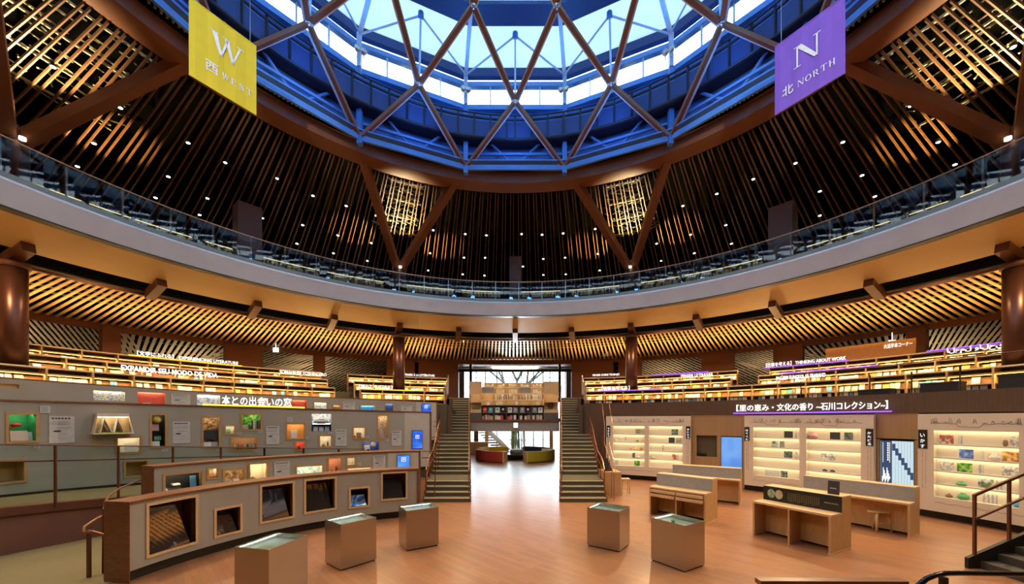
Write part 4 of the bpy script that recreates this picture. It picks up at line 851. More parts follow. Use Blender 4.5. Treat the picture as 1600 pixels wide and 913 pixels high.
# ================================================================== TIERED BOOKCASES
TI = [(15.2, 4.72, 3.96, .36), (17.0, 5.30, 4.31, .30), (18.8, 5.86, 4.71, .30)]   # front radius, top, bottom, depth
def px2a(px, R): return ang(px, R)
blocks = {'left far': [(-100, -36.8)]*3, 'left near': [(-32.2, -15.4), (-32.2, -14.8), (-32.4, -13.9)],
          'right near': [(15.4, 100), (14.9, 41.4), (13.9, 41.2)], 'right far': [None, (45.5, 100), (45.8, 100)]}
bname = {'left far': 'curving away above the grey walls', 'left near': 'between the gap and the grey-wall stair', 'right near': 'beginning beside the wood-wall stair', 'right far': 'curving away above the white cabinets'}
tname = ('lowest', 'middle', 'rear')
book_list = []
for bn, rows in blocks.items():
    for ti, rg in enumerate(rows):
        if rg is None: continue
        a0, a1 = rg; R0, zt, zb, D = TI[ti]
        t = thing('curved_bookcase', pol((a0+a1)/2, R0, zb), 'long oak bookcase on the %s tier, %s' % (tname[ti], bname[bn]), 'bookcase')
        b = MB(); b.arc(a0, a1, R0-.02, R0+D+.05, zt-.045, zt, 2); b.build('top_board', M_SHTOP, t)
        b = MB(); b.arc(a0, a1, R0+D, R0+D+.03, zb, zt-.045, 2); b.build('back_panel', M_SHBACK, t)
        lz = zt-.50                                     # display ledge
        b = MB(); b.arc(a0, a1, R0+.02, R0+.16, lz-.03, lz, 2); b.arc(a0, a1, R0+.16, R0+.18, lz-.03, lz+.20, 2, lz-.03, lz+.20); b.build('display_ledge', M_SHELF, t)
        b = MB(); b.arc(a0, a1, R0+.05, R0+D, zb, zb+.05, 2); b.build('base_board', M_SHELF, t)
        b = MB(); b.arc(a0+.2, a1-.2, R0+.022, R0+.045, lz+.285, lz+.30, 2); b.build('light_strip', M_LED, t)
        b = MB(); b.arc(a0, a1, R0-.005, R0+.010, lz+.262, lz+.31, 2); b.arc(a0, a1, R0+.055, R0+.065, lz+.255, lz+.31, 2); b.arc(a0, a1, R0-.005, R0+.065, lz+.306, lz+.312, 2); b.build('strip_baffle', M_SHELF, t)  # channel added to keep the strip's light off the upper back
        step = 3.85 if ti == 0 else 3.45 if ti == 1 else 3.15
        n = max(1, round((a1-a0)/step)); da = (a1-a0)/n; wd = degrees(.05/R0)
        for k in range(n+1):
            a = a0+k*da; b = MB(); b.arc(max(a0, a-wd/2), min(a1, a+wd/2) if a+wd/2 > a0 else a0+wd, R0-.035, R0+D, zb, zt-.045, 5); b.build('upright', M_SHELF, t)
        # books: face-out on the ledge, spines on the lower shelf of the lowest right-hand row
        rnd = random.Random(int(abs(a0)*10)+ti)
        for k in range(n):
            A0 = a0+k*da+wd*1.2; A1 = a0+(k+1)*da-wd*1.2; a = A0+degrees(rnd.uniform(.02, .08)/R0)
            dens = .86 if bn.startswith('right') else (.62 if ti == 0 else .45)
            if bn == 'left near': dens = .92
            while True:
                wb_ = rnd.uniform(.11, .20); hb = rnd.uniform(.17, .235); aw = degrees(wb_/R0)
                if a+aw > A1: break
                if rnd.random() < dens:
                    c = rnd.choices(('white', 'cream', 'yellow', 'red', 'blue', 'orange', 'teal', 'brown', 'grey', 'pink'), (40, 34, 9, 2, 4, 3, 3, 2, 3, 2))[0]
                    book_list.append((a+aw/2, R0+.06, lz+.003, wb_, hb, c, bn, ti, 'ledge'))
                a += aw+degrees(rnd.choice((.008, .02, .05))/R0)
            if ti == 0 and bn == 'right near':
                b_ = A0+.05
                while b_ < A1-.6:
                    wb_ = rnd.uniform(.10, .17); aw = degrees(wb_/R0)
                    if rnd.random() < .75: book_list.append((b_+aw/2, R0+.10, zb+.055, wb_, rnd.uniform(.14, .17), rnd.choices(('white', 'grey', 'cream', 'yellow', 'teal', 'blue', 'black'), (40, 20, 15, 5, 5, 5, 10))[0], bn, 0, 'low'))
                    b_ += aw+.12
def book_mb(b, e):
    a, R, z, w_, h_, c, bn, ti, kd = e; c0 = pol(a, R, z); t_ = .02
    th = -radians(a); M = Matrix.Translation(c0) @ Matrix.Rotation(th, 4, 'Z')
    lean = .05 if kd == 'ledge' else .0
    P = lambda x, y, zz: M @ Vector((x, y, zz))
    b.hexa([P(-w_/2, 0, 0), P(w_/2, 0, 0), P(w_/2, t_, 0), P(-w_/2, t_, 0)], [P(-w_/2, lean, h_), P(w_/2, lean, h_), P(w_/2, lean+t_, h_), P(-w_/2, lean+t_, h_)])
def vis(e):
    p = pol(e[0], e[1], e[2]); 
    if p.y < 1: return -1
    u = F*p.x/p.y+CX; return -1 if not (0 < u < 1600) else e[3]*e[4]/(p.y**2)
book_list = [e for e in book_list if vis(e) > 0]
book_list.sort(key=vis, reverse=True)
for e in book_list[:185]:
    b = MB(); book_mb(b, e); o = b.build('book', BM[e[5]])
    shelf = 'low' if e[8] == 'low' else 'display'
    tag(o, '%s book on the %s-tier %s shelf, bookcase %s' % (e[5], tname[e[7]], shelf, bname[e[6]]), 'book', '%s books, %s tier %s shelf, %s' % (e[5], tname[e[7]], shelf, e[6]))
rest = book_list[185:]
mats = [BM[k] for k in BC]; kk = list(BC); b = MB()
for e in rest: b.m = kk.index(e[5]); book_mb(b, e)
tag(b.build('books_remaining', mats), 'rows of pale books filling the more distant tier shelves', 'books', None, 'stuff')
# ------------------------------------------------------------------ lettering signs along the tiers
def tier_sign(body, px0, px1, ti, h, label, bar=None, dz=.02, latin=True, zoff=0.):
    R = TI[ti][0]-.04; a0, a1 = ang(px0, R), ang(px1, R); z = TI[ti][1]+dz+zoff
    t = thing('tier_sign', pol((a0+a1)/2, R, z), label, 'sign')
    lettering('lettering', body, 1.0, h, lambda x, y, d: pol(a0+(a1-a0)*x, R-d, z+y), M_LET, t, .03, .015)
    if bar:
        b = MB(); b.arc(a0-bar[1], a1+bar[2], R-.02, R+.03, z-.035, z-.01, 2); b.build('light_bar', bar[0], t)
YL = emat('yellow_light', (1, .62, .04), 2.6); PL = emat('purple_light', (.28, .08, 1), 2.6)
tier_sign('EXPANDIR SEU MODO DE VIDA', 189, 340, 0, .20, 'white Latin lettering EXPANDIR SEU MODO DE VIDA standing on the lowest tier', zoff=.09)
tier_sign('【文学にふれる】 EXPERIENCING LITERATURE', 214, 372, 2, .20, 'white lettering with yellow bar EXPERIENCING LITERATURE on the rear tier', (YL, .8, .5))
tier_sign('SOMAHIHEE YOSHINGERO', 437, 510, 1, .17, 'small white lettering on the middle tier near the end of the long bookcase', zoff=.12)
tier_sign('【暮らしを広げる】', 561, 613, 0, .20, 'white Japanese lettering on the lowest tier next to the round column', (YL, .2, 4.5))
tier_sign('PENSER À LA LITTÉRATURE', 632, 679, 2, .17, 'small white lettering on the rear tier between round column and stair', zoff=.04)
tier_sign('【仕事を考える】', 940, 984, 0, .22, 'white Japanese lettering with purple bar on the lowest tier by the wood-wall stair', (PL, .2, 6))
tier_sign('PENSER SOBRE TRABAJO', 926, 968, 2, .17, 'small white lettering on the rear tier directly beside the wood-wall stair', zoff=.04)
tier_sign('PENSER LE TRAVAIL', 1065, 1115, 1, .17, 'small white lettering PENSER LE TRAVAIL on the middle tier', zoff=.12)
tier_sign('【仕事を考える】 THINKING ABOUT WORK', 1197, 1322, 2, .22, 'white lettering THINKING ABOUT WORK with purple bar on the rear tier', (PL, .2, .3))
tier_sign('PAG-IISIP TUNGKOL SA TRABAHO', 1213, 1290, 0, .17, 'small white lettering among the books above the lowest tier', zoff=.10)
tier_sign('العمل والحياة', 1480, 1580, 1, .22, 'white Arabic lettering beneath a purple bar on the far end of the tiers', zoff=.12)
b = MB(); R = 18.75; b.arc(ang(1448, R), ang(1582, R), R-.04, R, 5.87, 5.90, 2); tag(b.build('purple_light_bar', PL), 'purple light bar along the top of the rear tier, far end', 'light bar')
b = MB(); R = 16.95; b.arc(ang(1219, R), ang(1372, R), R-.04, R, 5.31, 5.34, 2); tag(b.build('purple_light_bar', PL), 'purple light bar on the middle tier below THINKING ABOUT WORK', 'light bar')
b = MB(); R = 18.75; b.arc(ang(1019, R), ang(1107, R), R-.04, R, 5.87, 5.90, 2); tag(b.build('purple_light_bar', PL), 'purple light bar on the rear tier beside the round column', 'light bar')
# orange sign board behind the rear tier
t = thing('sign_board', pol(ang(1380, 21), 21, 5.6), 'long amber sign board with white Japanese lettering behind the rear tier', 'sign')
b = MB(); R = 20.4; A0, A1 = ang(1290, R), ang(1431, R); b.arc(A0, A1, R, R+.1, 4.7, 6.75, 2); b.build('board', mat('amber_board', (.62, .30, .07), .5), t)
lettering('lettering', '大活字本コーナー', 1.0, .2, lambda x, y, d: pol(ang(1381, R)+(ang(1426, R)-ang(1381, R))*x, R-.01-d, 6.43+y), M_LET, t, .02)
# glass rail and black boxes before the far end of the lowest right tier
t = thing('terrace_rail', pol(58, 14.5, 3.98), 'thin dark rail on slim posts above the walnut wall', 'rail')
ps = [(1250, 597), (1357, 586), (1422, 580.5), (1497, 571)]
for px, py in ps:
    p = WW.P(px, 3.98, .1); b = MB(); b.bar(p, WW.P(px, WW.z(px, py), .1), .03, .03); b.build('post', M_DARK, t)
b = MB(); b.tube([WW.P(px, 4.98, .1) for px in range(1240, 1700, 20)], .015, 6); b.build('top_rail', M_DARK, t)
for i, (x0, x1, y0) in enumerate(((1336, 1385, 607), (1432, 1491, 596), (1552, 1612, 582.5))):
    z1 = WW.z((x0+x1)/2, y0)-.02; b = MB(); WW.panel(b, x0, x1, 3.99, z1-.05, .22, .65, 12); WW.panel(b, x0-.5, x1+.5, z1-.05, z1, .2, .67, 12)
    tag(b.build('black_box', mat('black_box', (.008, .008, .009), .6)), ('smallest black box on the walnut wall top, nearest the middle of the hall', 'middle black box on the walnut wall top, under the slim rail', 'tallest black box on the walnut wall top, at the column')[i], 'box')

# ================================================================== STAIRS BETWEEN THE TIERS
def staircase(s, label):
    t = thing('staircase', (s*2.6, 14.4, 0), label, 'staircase')
    # inner edge keeps to x = .117 Z, outer edge widens from 3.4 to 4.7
    xi = lambda Z: .1175*Z; xo = lambda Z: 3.42+(Z-14.4)*.105
    steps = []; Z = 14.4; z = 0.
    for n, g in ((4, .31), (8, .37), (9, .34), (7, .34)):
        for k in range(n):
            z += .164; last = (k == n-1); d = g
            if last and n == 4: d = 1.75
            elif last and n == 8: d = .75
            elif last and n == 9: d = 1.2
            elif last: d = 2.2
            steps.append((Z, Z+d, z)); Z += d
    for Z0, Z1, z in steps:
        lo = 0.0 if z < 2.0 else z-.5
        X = [xi(Z0), xo(Z0), xo(Z1), xi(Z1)]; Y = [Z0, Z0, Z1, Z1]
        b = MB(); b.hexa([(s*x, y, lo) for x, y in zip(X, Y)], [(s*x, y, z) for x, y in zip(X, Y)]); stp = b.build('step', M_CARPET, t)
        nb_ = MB(); nb_.hexa([(s*xi(Z0), Z0-.02, z-.03), (s*xo(Z0), Z0-.02, z-.03), (s*xo(Z0), Z0+.05, z-.03), (s*xi(Z0), Z0+.05, z-.03)], [(s*xi(Z0), Z0-.02, z+.004), (s*xo(Z0), Z0-.02, z+.004), (s*xo(Z0), Z0+.05, z+.004), (s*xi(Z0), Z0+.05, z+.004)]); nz = nb_.build('nosing', M_NOSE); nz.parent = stp
    line = [(14.35, .0)]+[(st[0]+.02, st[2]) for st in steps]+[(steps[-1][1], steps[-1][2])]
    def zl(Z):
        for (p, q), (r, v) in zip(line, line[1:]):
            if Z <= r: return q+(v-q)*(Z-p)/(r-p)
        return line[-1][1]
    # stringers
    for nm, xf, o in (('inner_stringer', xi, -.04), ('outer_stringer', xo, .04)):
        b = MB(); pr = None
        for Z0, Z1, z in steps:
            lo = 0 if z < 2.0 else z-.6
            q = sorted((xf(Z0), xf(Z0)+o)); q1 = sorted((xf(Z1), xf(Z1)+o))
            b.hexa([(s*q[0], Z0, lo), (s*q[1], Z0, lo), (s*q1[1], Z1, lo), (s*q1[0], Z1, lo)], [(s*q[0], Z0, z+.06), (s*q[1], Z0, z+.06), (s*q1[1], Z1, z+.06), (s*q1[0], Z1, z+.06)])
        b.build(nm, M_CAP, t)
    Zs = [14.6+k*.6 for k in range(21)]
    for side, xf, o in (('inner', xi, .05), ('outer', xo, -.05)):
        b = MB(); b.tube([(s*(xf(Z)+o), Z, zl(Z)+.92) for Z in Zs], .028, 7); b.build('%s_handrail' % side, M_BRONZE, t)
        b = MB(); b.tube([(s*(xf(Z)+o), Z, zl(Z)+.55) for Z in Zs], .016, 6); b.build('%s_lower_rail' % side, M_BRONZE, t)
        for Z in Zs[::2]:
            b = MB(); b.bar((s*(xf(Z)+o), Z, zl(Z)-.02), (s*(xf(Z)+o), Z, zl(Z)+.92), .035, .02); b.build('%s_baluster' % side, M_BRONZE, t)
    return t
staircase(-1, 'long carpeted staircase with bronze rails beside the grey display walls')
staircase(1, 'long carpeted staircase with bronze rails beside the walnut wall')
# side cheeks of the tiers beside the stairs, gap on the left block
b = MB()
for s in (-1, 1):
    b.arc(s*14.2, s*15.0, 14.2, 18.8, 0, 3.9, 1); b.arc(s*13.2, s*13.85, 16.8, 21, 0, 4.4, 1)
struct(b.build('wall_stair_cheek', M_WALL))
for s, l in ((-1, 'white metal bookcase end guard beside the grey-wall stair'), (1, 'white metal bookcase end guard beside the wood-wall stair')):
    t = thing('end_guard', pol(s*14.6, 16), l, 'rail')
    for R, z0, z1 in ((15.0, 3.96, 4.9), (16.6, 4.3, 5.45), (18.4, 4.7, 6.0)):
        a = s*(15.2 if R < 16 else 14.6 if R < 18 else 13.75); b = MB(); b.tube([pol(a, R-.15, z0), pol(a, R-.15, z1-.1), pol(a, R, z1), pol(a, R+.6, z1), pol(a, R+.7, z1-.1), pol(a, R+.7, z0)], .025, 7); b.build('tube_frame', M_CHROME, t)
# curved rails climbing beside the wood-wall stair
t = thing('side_stair_rail', (4.2, 15.5, 0), 'curving satin metal handrail climbing beside the wood-wall stair', 'handrail')
for k, o in enumerate((0, .35)):
    b = MB(); b.tube([(3.75+o*.3, 14.6, 1.0), (3.78+o*.4, 15.4, 1.55), (3.85+o*.6, 16.6, 2.1), (4.0+o, 17.2, 2.9), (4.1+o, 17.9, 3.4), (4.2+o, 18.6, 3.9)], .014, 7); b.build('rail', M_BRONZE, t)
for k in range(7):
    Z = 14.7+k*.5; b = MB(); b.bar((3.78+k*.04, Z, .0), (3.78+k*.04, Z, 1.05+k*.22), .018, .018); b.build('post', M_BRONZE, t)
t = thing('side_stair_rail', (-4.2, 15.5, 0), 'short brown handrail frames between display wall ends and the stair', 'handrail')
for px, Z, z0, z1 in ((664, 14.6, 0, 1.9), (672, 17.4, .7, 2.3), (681, 20.2, 1.5, 3.0)):
    b = MB(); p = dep(px, Z); b.tube([p+Vector((-.1, 0, z1)), p+Vector((.45, 0, z1)), p+Vector((.42, 0, z1-.25)), p+Vector((-.1, 0, z1-.25))], .02, 6, True); b.bar(p+Vector((.35, 0, z0)), p+Vector((.42, 0, z1-.25)), .03, .03); b.build('frame', M_BROWN, t)

# ================================================================== BRIDGE WITH BOOKCASE
ZB = 22.3
b = MB(); b.box(-2.62, 2.55, ZB-.2, ZB+3.6, 2.42, 3.06); struct(b.build('beam_bridge', mat('bridge_grey', (.30, .29, .26), .6)))
b = MB(); b.box(-2.62, 2.55, ZB-.26, ZB-.2, 2.98, 3.10); struct(b.build('trim_7', M_CAP))
b = MB(); b.box(-2.7, 2.62, ZB+3.6, 29.0, 4.45, 4.7); b.box(-2.62, 2.55, ZB+2.6, ZB+2.8, 3.06, 4.5); struct(b.build('floor_bridge', M_CARPET))
t = thing('bridge_bookcase', (0, ZB, 3.08), 'stepped bookcase on the bridge between the stairs, dark below and oak above', 'bookcase')
lev = [(3.08, 3.50, 0, 'd'), (3.50, 3.94, 0, 'd'), (3.94, 4.27, 0, 'w'), (4.27, 4.64, 0, 'w'), (4.64, 5.03, .35, 'w'), (5.05, 5.33, .9, 'w')]
cols = [-1.96+k*.725 for k in range(6)]; M_DG = mat('dark_grey_laminate', (.10, .095, .085), .5)
for z0, z1, off, kd in lev:
    x0 = cols[0]+(0 if off < .5 else .05); x1 = cols[-1]
    m = M_DG if kd == 'd' else M_SHELF
    b = MB(); b.box(x0, x1, ZB+off, ZB+off+.34, z1-.03, z1)
    if kd == 'w': b.box(x0, x1, ZB+off-.008, ZB+off+.01, z1-.065, z1-.03)
    b.build('shelf', m if kd == 'd' else M_SHTOP, t)
    b = MB(); b.box(x0, x1, ZB+off+.34, ZB+off+.37, z0, z1); b.build('back_panel', M_DG if kd == 'd' else M_OAKL, t)
    for c in cols: b = MB(); b.box(c-.02, c+.02, ZB+off-.005, ZB+off+.36, z0, z1-.03); b.build('upright', m, t)
    if kd == 'w': b = MB(); b.box(x0+.03, x1-.03, ZB+off+.02, ZB+off+.05, z1-.045, z1-.032); b.build('light_strip', M_LEDW, t)
for x0, x1 in ((-2.62, -1.98), (1.69, 2.33+.2)):
    b = MB(); b.box(x0, x1, ZB, ZB+.4, 3.08, 3.50); b.build('side_base', M_DG, t)
    b = MB(); b.box(x0, x1, ZB, ZB+.06, 3.50, 3.68); b.box(x0, x1, ZB+.3, ZB+.36, 3.68, 4.64); b.box(x0, x1, ZB, ZB+.36, 4.62, 4.66); b.box(x0, x1, ZB-.008, ZB+.01, 4.58, 4.62); b.box(x0, x1, ZB, ZB+.36, 4.1, 4.12); b.box(x0, x1, ZB+.1, ZB+.5, 4.66, 5.33); b.build('side_display', M_OAKL, t)
    b = MB(); b.box(x0+.03, x1-.03, ZB+.02, ZB+.05, 4.6, 4.615); b.build('light_strip', M_LEDW, t)
b = MB(); b.box(-2.5, -2.1, ZB+.02, ZB+.2, 3.70, 3.76); 
for k in range(9): b.lathe([(.05, 0), (.06, .04), (.0, .08)], (-2.48+k*.047, ZB+.1, 3.75+.01*(k % 2)), 6)
tag(b.build('planter', mat('planter_green', (.08, .14, .03), .8)), 'small green planter on the left oak side of the bridge bookcase', 'planter')
b = MB(); b.lathe([(.0, 0), (.18, .0), (.18, .03), (.08, .05), (.0, .05)], M=Matrix.Translation((2.1, ZB+.25, 3.95)) @ Matrix.Rotation(radians(90), 4, 'X'), n=20); tag(b.build('round_clock', mat('dark_round', (.12, .07, .04), .5)), 'dark round plaque on the right oak side of the bridge bookcase', 'plaque')
rnd = random.Random(4)
for ci in range(5):
    xc0 = cols[ci]+.04; xc1 = cols[ci+1]-.04
    for li, (z0, z1, off, kd) in enumerate(lev):
        if li in (0, 3):
            x = xc0+.01
            while x < xc1-.05:
                w_ = rnd.uniform(.028, .05); h_ = rnd.uniform(.22, min(.33, z1-z0-.07))
                if rnd.random() < .85 or True:
                    if li == 0 and ci in (1, 2, 3) and rnd.random() < .55: w_ = .14
                    if (li == 3 and ci == 0): break
                    c = rnd.choice(('white', 'cream', 'grey', 'red', 'white', 'cream', 'brown') if li == 0 else ('white', 'cream', 'cream', 'yellow', 'white'))
                    if x+w_ < xc1 and rnd.random() < .8:
                        b = MB(); b.box(x, x+w_, ZB+off+.06, ZB+off+.24, z0+.001, z0+h_)
                        tag(b.build('book', BM[c]), '%s book in the %s row of the bridge bookcase' % (c, 'dark bottom' if li == 0 else 'lit oak spine'), 'book', '%s books, %s row of the bridge bookcase' % (c, 'bottom' if li == 0 else 'oak'))
                x += w_+.004
        elif li == 1:
            for j in range(2):
                c = (('red', 'teal'), ('white', 'black'), ('white', 'grey'), ('grey', 'black'), ('grey', 'white'))[ci][j]
                w_ = .26; x = xc0+.03+j*.33; b = MB(); b.box(x, x+w_, ZB+.08, ZB+.10, z0+.001, z0+.32); dbk = tag(b.build('display_book', BM[c]), '%s display book, %s bay of the dark upper row on the bridge' % (c, ('first', 'second', 'third', 'fourth', 'fifth')[ci]), 'book')
                b = MB(); b.lathe([(0, 0), (.06, 0), (.06, .004), (0, .004)], M=Matrix.Translation((x+.13, ZB+.078, z0+.2)) @ Matrix.Rotation(radians(90), 4, 'X'), n=12); o = b.build('cover_badge', BM['pink' if c == 'red' else 'teal' if c == 'white' else 'white']); o.parent = dbk
        elif li in (2, 4, 5):
            if li == 4 and ci in (0, 3) or li == 3: 
                b = MB(); b.box(xc0-.02, xc1+.02, ZB+off-.01, ZB+off+.01, z0, z1-.03); tag(b.build('grey_door_panel', mat('grey_mesh_panel', (.30, .28, .24), .6)), 'grey blank panel closing the %s bay near the top of the bridge bookcase' % ('first' if ci == 0 else 'fourth'), 'panel'); continue
            x = xc0+.08
            while x < xc1-.1:
                w_ = rnd.uniform(.12, .2) if li == 2 else rnd.uniform(.05, .12); c = rnd.choice(('white', 'cream', 'cream'))
                if rnd.random() < (.6 if li == 2 else .9) and x+w_ < xc1:
                    h_ = rnd.uniform(.14, min(.24, z1-z0-.07)); b = MB(); b.box(x, x+w_, ZB+off+.06, ZB+off+.1, z0+.001, z0+h_)
                    tag(b.build('book', BM[c]), '%s book on the %s lit row of the bridge bookcase' % (c, {2: 'lowest', 4: 'next to top', 5: 'top'}[li]), 'book', '%s books, %s lit row of the bridge' % (c, {2: 'lowest', 4: 'next to top', 5: 'top'}[li]))
                x += w_+.03
# ================================================================== ENTRANCE HALL BEYOND
M_BIG = glassmat('hall_glass', (.97, .99, .99), .03)
b = MB(); b.box(-7.2, 7.2, 40.0, 40.03, 0, 8.3); struct(b.build('window_3', M_BIG))
b = MB()
for x in (-7, -5.4, -4.05, -3.1, -1.9, .65, 1.9, 2.9, 3.6, 5.2, 7): b.box(x-.05, x+.05, 39.8, 39.95, 0, 8.3)
b.box(-7.2, 7.2, 39.8, 39.95, 2.95, 3.25); b.box(-7.2, 7.2, 39.8, 39.95, .95, 1.02); b.box(-7.2, 7.2, 39.8, 39.95, 5.35, 5.4); struct(b.build('window_4', M_DARK))
b = MB(); b.box(-4.2, -3.75, 39, 39.3, 0, 3.0); b.box(3.5, 3.85, 39, 39.3, 0, 3.0); b.box(.7, .95, 36, 36.3, 0, 3.0); struct(b.build('column_entrance', M_TAN))
b = MB(); b.box(-40, 40, 41, 80, -.15, -.05); struct(b.build('ground_outside', mat('bright_paving', (.75, .73, .70), .8)))
b = MB(); b.box(-7.6, -7.2, 29, 40.5, 0, 8.4); b.box(7.2, 7.6, 29, 40.5, 0, 8.4); struct(b.build('wall_entrance', M_BROWN))
b = MB(); b.box(-7.4, 7.4, 33, 40.5, 8.3, 8.5); struct(b.build('ceiling_entrance_upper', M_BROWN))
# metallic canopy seen above the bridge
t = thing('entrance_canopy', (0, 31, 7), 'brushed silver canopy underside over the upper entrance windows', 'canopy')
b = MB(); b.hexa([(-4.4, 29.8, 6.95), (4.4, 29.8, 6.95), (4.9, 34, 7.75), (-4.9, 34, 7.75)], [(-4.4, 29.8, 7.02), (4.4, 29.8, 7.02), (4.9, 34, 7.82), (-4.9, 34, 7.82)]); b.build('underside', mat('silver_soffit', (.62, .60, .56), .35, .6), t)
b = MB(); b.box(-4.5, 4.5, 29.7, 29.82, 6.8, 7.0); b.box(-3.55, -3.35, 29.7, 30, 4.7, 7.6); b.box(3.35, 3.55, 29.7, 30, 4.7, 7.6); b.build('frame', M_DARK, t)
b = MB(); b.box(-4.62, -4.4, 29.7, 30.2, 4.7, 7.4); b.box(4.4, 4.62, 29.7, 30.2, 4.7, 7.4); struct(b.build('trim_8', M_DARK))
# bare tree outside
t = thing('bare_tree', (-.2, 47, 0), 'bare branching tree outside the upper entrance windows', 'tree'); b = MB(); rnd = random.Random(3)
def branch(p, d, L, r, n):
    q = p+d*L; b.tube([p, q], [r, r*.7], 6)
    if n:
        for k in range(3): branch(q, (d+Vector((rnd.uniform(-.8, .8), rnd.uniform(-.4, .4), rnd.uniform(-.1, .5)))).normalized(), L*.72, r*.6, n-1)
branch(Vector((-.2, 47, -.1)), Vector((0, 0, 1)), 4.6, .42, 5); b.build('branches', mat('grey_bark', (.16, .20, .19), .9), t)
# stairs rising in the entrance hall
t = thing('entrance_staircase', (-2.2, 36.5, 0), 'open dark-tread staircase in the entrance hall beyond the bridge', 'staircase'); b = MB()
for k in range(12): b.box(-1.0-k*.24-.9, -1.0-k*.24+.25, 36.2+.0, 38.6, .12+k*.24, .17+k*.24)
b.build('treads', M_BROWN, t)
for y in (36.15, 38.65): b = MB(); b.bar((-.6, y, .05), (-3.6, y, 3.0), .08, .28); b.build('stringer', M_CHROME, t)
b = MB(); b.box(-3.9, -2.35, 33.2, 33.9, 0, 1.15); tag(b.build('reception_counter', M_OAK), 'plain oak counter behind the red curved sofa', 'counter')
b = MB(); b.box(-2.75, -2.45, 35.2, 35.5, 0, 2.0); tag(b.build('timber_post', M_OAKL), 'pale timber post beside the entrance staircase', 'post')
# glass cylinder with artwork
t = thing('glass_cylinder', (.05, 34.2, 0), 'tall clear glass cylinder with gold and teal artwork behind the round table', 'display')
b = MB(); b.lathe([(.72, .3), (.72, 3.0)], (.05, 34.2, 0), 28); b.build('glass', M_GLASSG, t, True)
b = MB(); b.lathe([(.75, 0), (.75, .3), (.3, .3)], (.05, 34.2, 0), 28); b.build('base', M_CHROME, t)
for k in range(12):
    a = k*pi/6; b = MB(); b.bar((.05+.35*cos(a), 34.2+.35*sin(a), .3), (.05+.28*cos(a+.5), 34.2+.28*sin(a+.5), 2.6), .09, .02); b.build('art_ribbon', BM[('yellow', 'teal', 'cream')[k % 3]], t)
# sofas
def sofa(a0, a1, m, label, name='curved_sofa'):
    c = Vector((0, 30.3, 0)); am = radians((a0+a1)/2); t = thing(name, c+Vector((sin(am), cos(am), 0))*2.8, label, 'sofa')
    def ring(b, R0, R1, z0, z1, A0=a0, A1=a1, n=14):
        i = len(b.v)
        for k in range(n+1):
            a = radians(A0+(A1-A0)*k/n); s_, c_ = sin(a), cos(a)
            for r, z in ((R0, z0), (R1, z0), (R1, z1), (R0, z1)): b.v.append((c.x+r*s_, c.y+r*c_, z))
        for k in range(n):
            j = i+4*k
            for q in ((0, 1), (1, 2), (2, 3), (3, 0)): b.f.append([j+q[0], j+q[1], j+4+q[1], j+4+q[0]]); b.mi.append(0)
        b.f.append([i, i+3, i+2, i+1]); e = i+4*n; b.f.append([e, e+1, e+2, e+3]); b.mi += [0, 0]
    b = MB(); ring(b, 2.85, 3.1, .06, .80); b.build('backrest', m, t)
    b = MB(); ring(b, 2.2, 2.85, .12, .42); b.build('seat', m, t)
    b = MB(); ring(b, 2.25, 3.08, 0, .06); b.build('plinth', M_DARK, t)
    for A in (a0, a1):
        b = MB(); ring(b, 2.15, 3.12, 0.0, .78, A-.6, A+.6, 1); b.build('end_panel', M_OAKL, t)
sofa(196, 262, mat('red_fabric', (.34, .035, .02), .9, scale=20), 'red curved sofa back nearest the camera, in front of the yellow sofa')
sofa(98, 164, mat('olive_fabric', (.36, .29, .02), .9, scale=20), 'olive green curved sofa back in front of the dark blue sofa')
sofa(280, 344, mat('mustard_fabric', (.55, .36, .03), .9, scale=20), 'mustard yellow curved sofa behind the red one')
sofa(16, 80, mat('navy_fabric', (.03, .035, .07), .9, scale=20), 'dark navy curved sofa behind the olive one')
t = thing('round_table', (0.1, 30.3, 0), 'low black round table with grey drum in the middle of the sofas', 'table')
b = MB(); b.lathe([(.7, 0), (.78, .06), (1.15, .36), (1.15, .42), (.5, .42)], (.1, 30.3, 0), 32); b.build('table_top', mat('black_gloss', (.012, .014, .014), .25), t)
b = MB(); b.lathe([(.5, .42), (.5, .74), (.42, .76)], (.1, 30.3, 0), 32); b.build('drum', mat('grey_drum', (.18, .18, .17), .5), t, True)
t = thing('exit_sign', (.03, ZB-.24, 2.75), 'small white lit box sign fixed under the bridge', 'sign')
b = MB(); b.box(-.10, .16, ZB-.29, ZB-.2, 2.62, 2.93); b.build('box', M_WHITE, t); b = MB(); b.box(-.09, .15, ZB-.30, ZB-.29, 2.64, 2.91); b.build('face', M_LET, t)
for px, py, R, l in ((431, 547, 21.6, 'white lit emergency sign hanging near the brown pier, grey-wall side'), (1394, 536, 21.6, 'white lit emergency sign hanging near the amber sign board')):
    Z = ray_ring(px, R); z = zat(py, Z); b = MB(); p = dep(px, Z, z); b.box(-.16, .16, -.03, .03, -.13, .13, Matrix.Translation(p)); b.box(-.015, .015, -.01, .01, .13, .5, Matrix.Translation(p)); tag(b.build('exit_sign', emat('sign_face', (.9, 1, .95), 2)), l, 'sign')

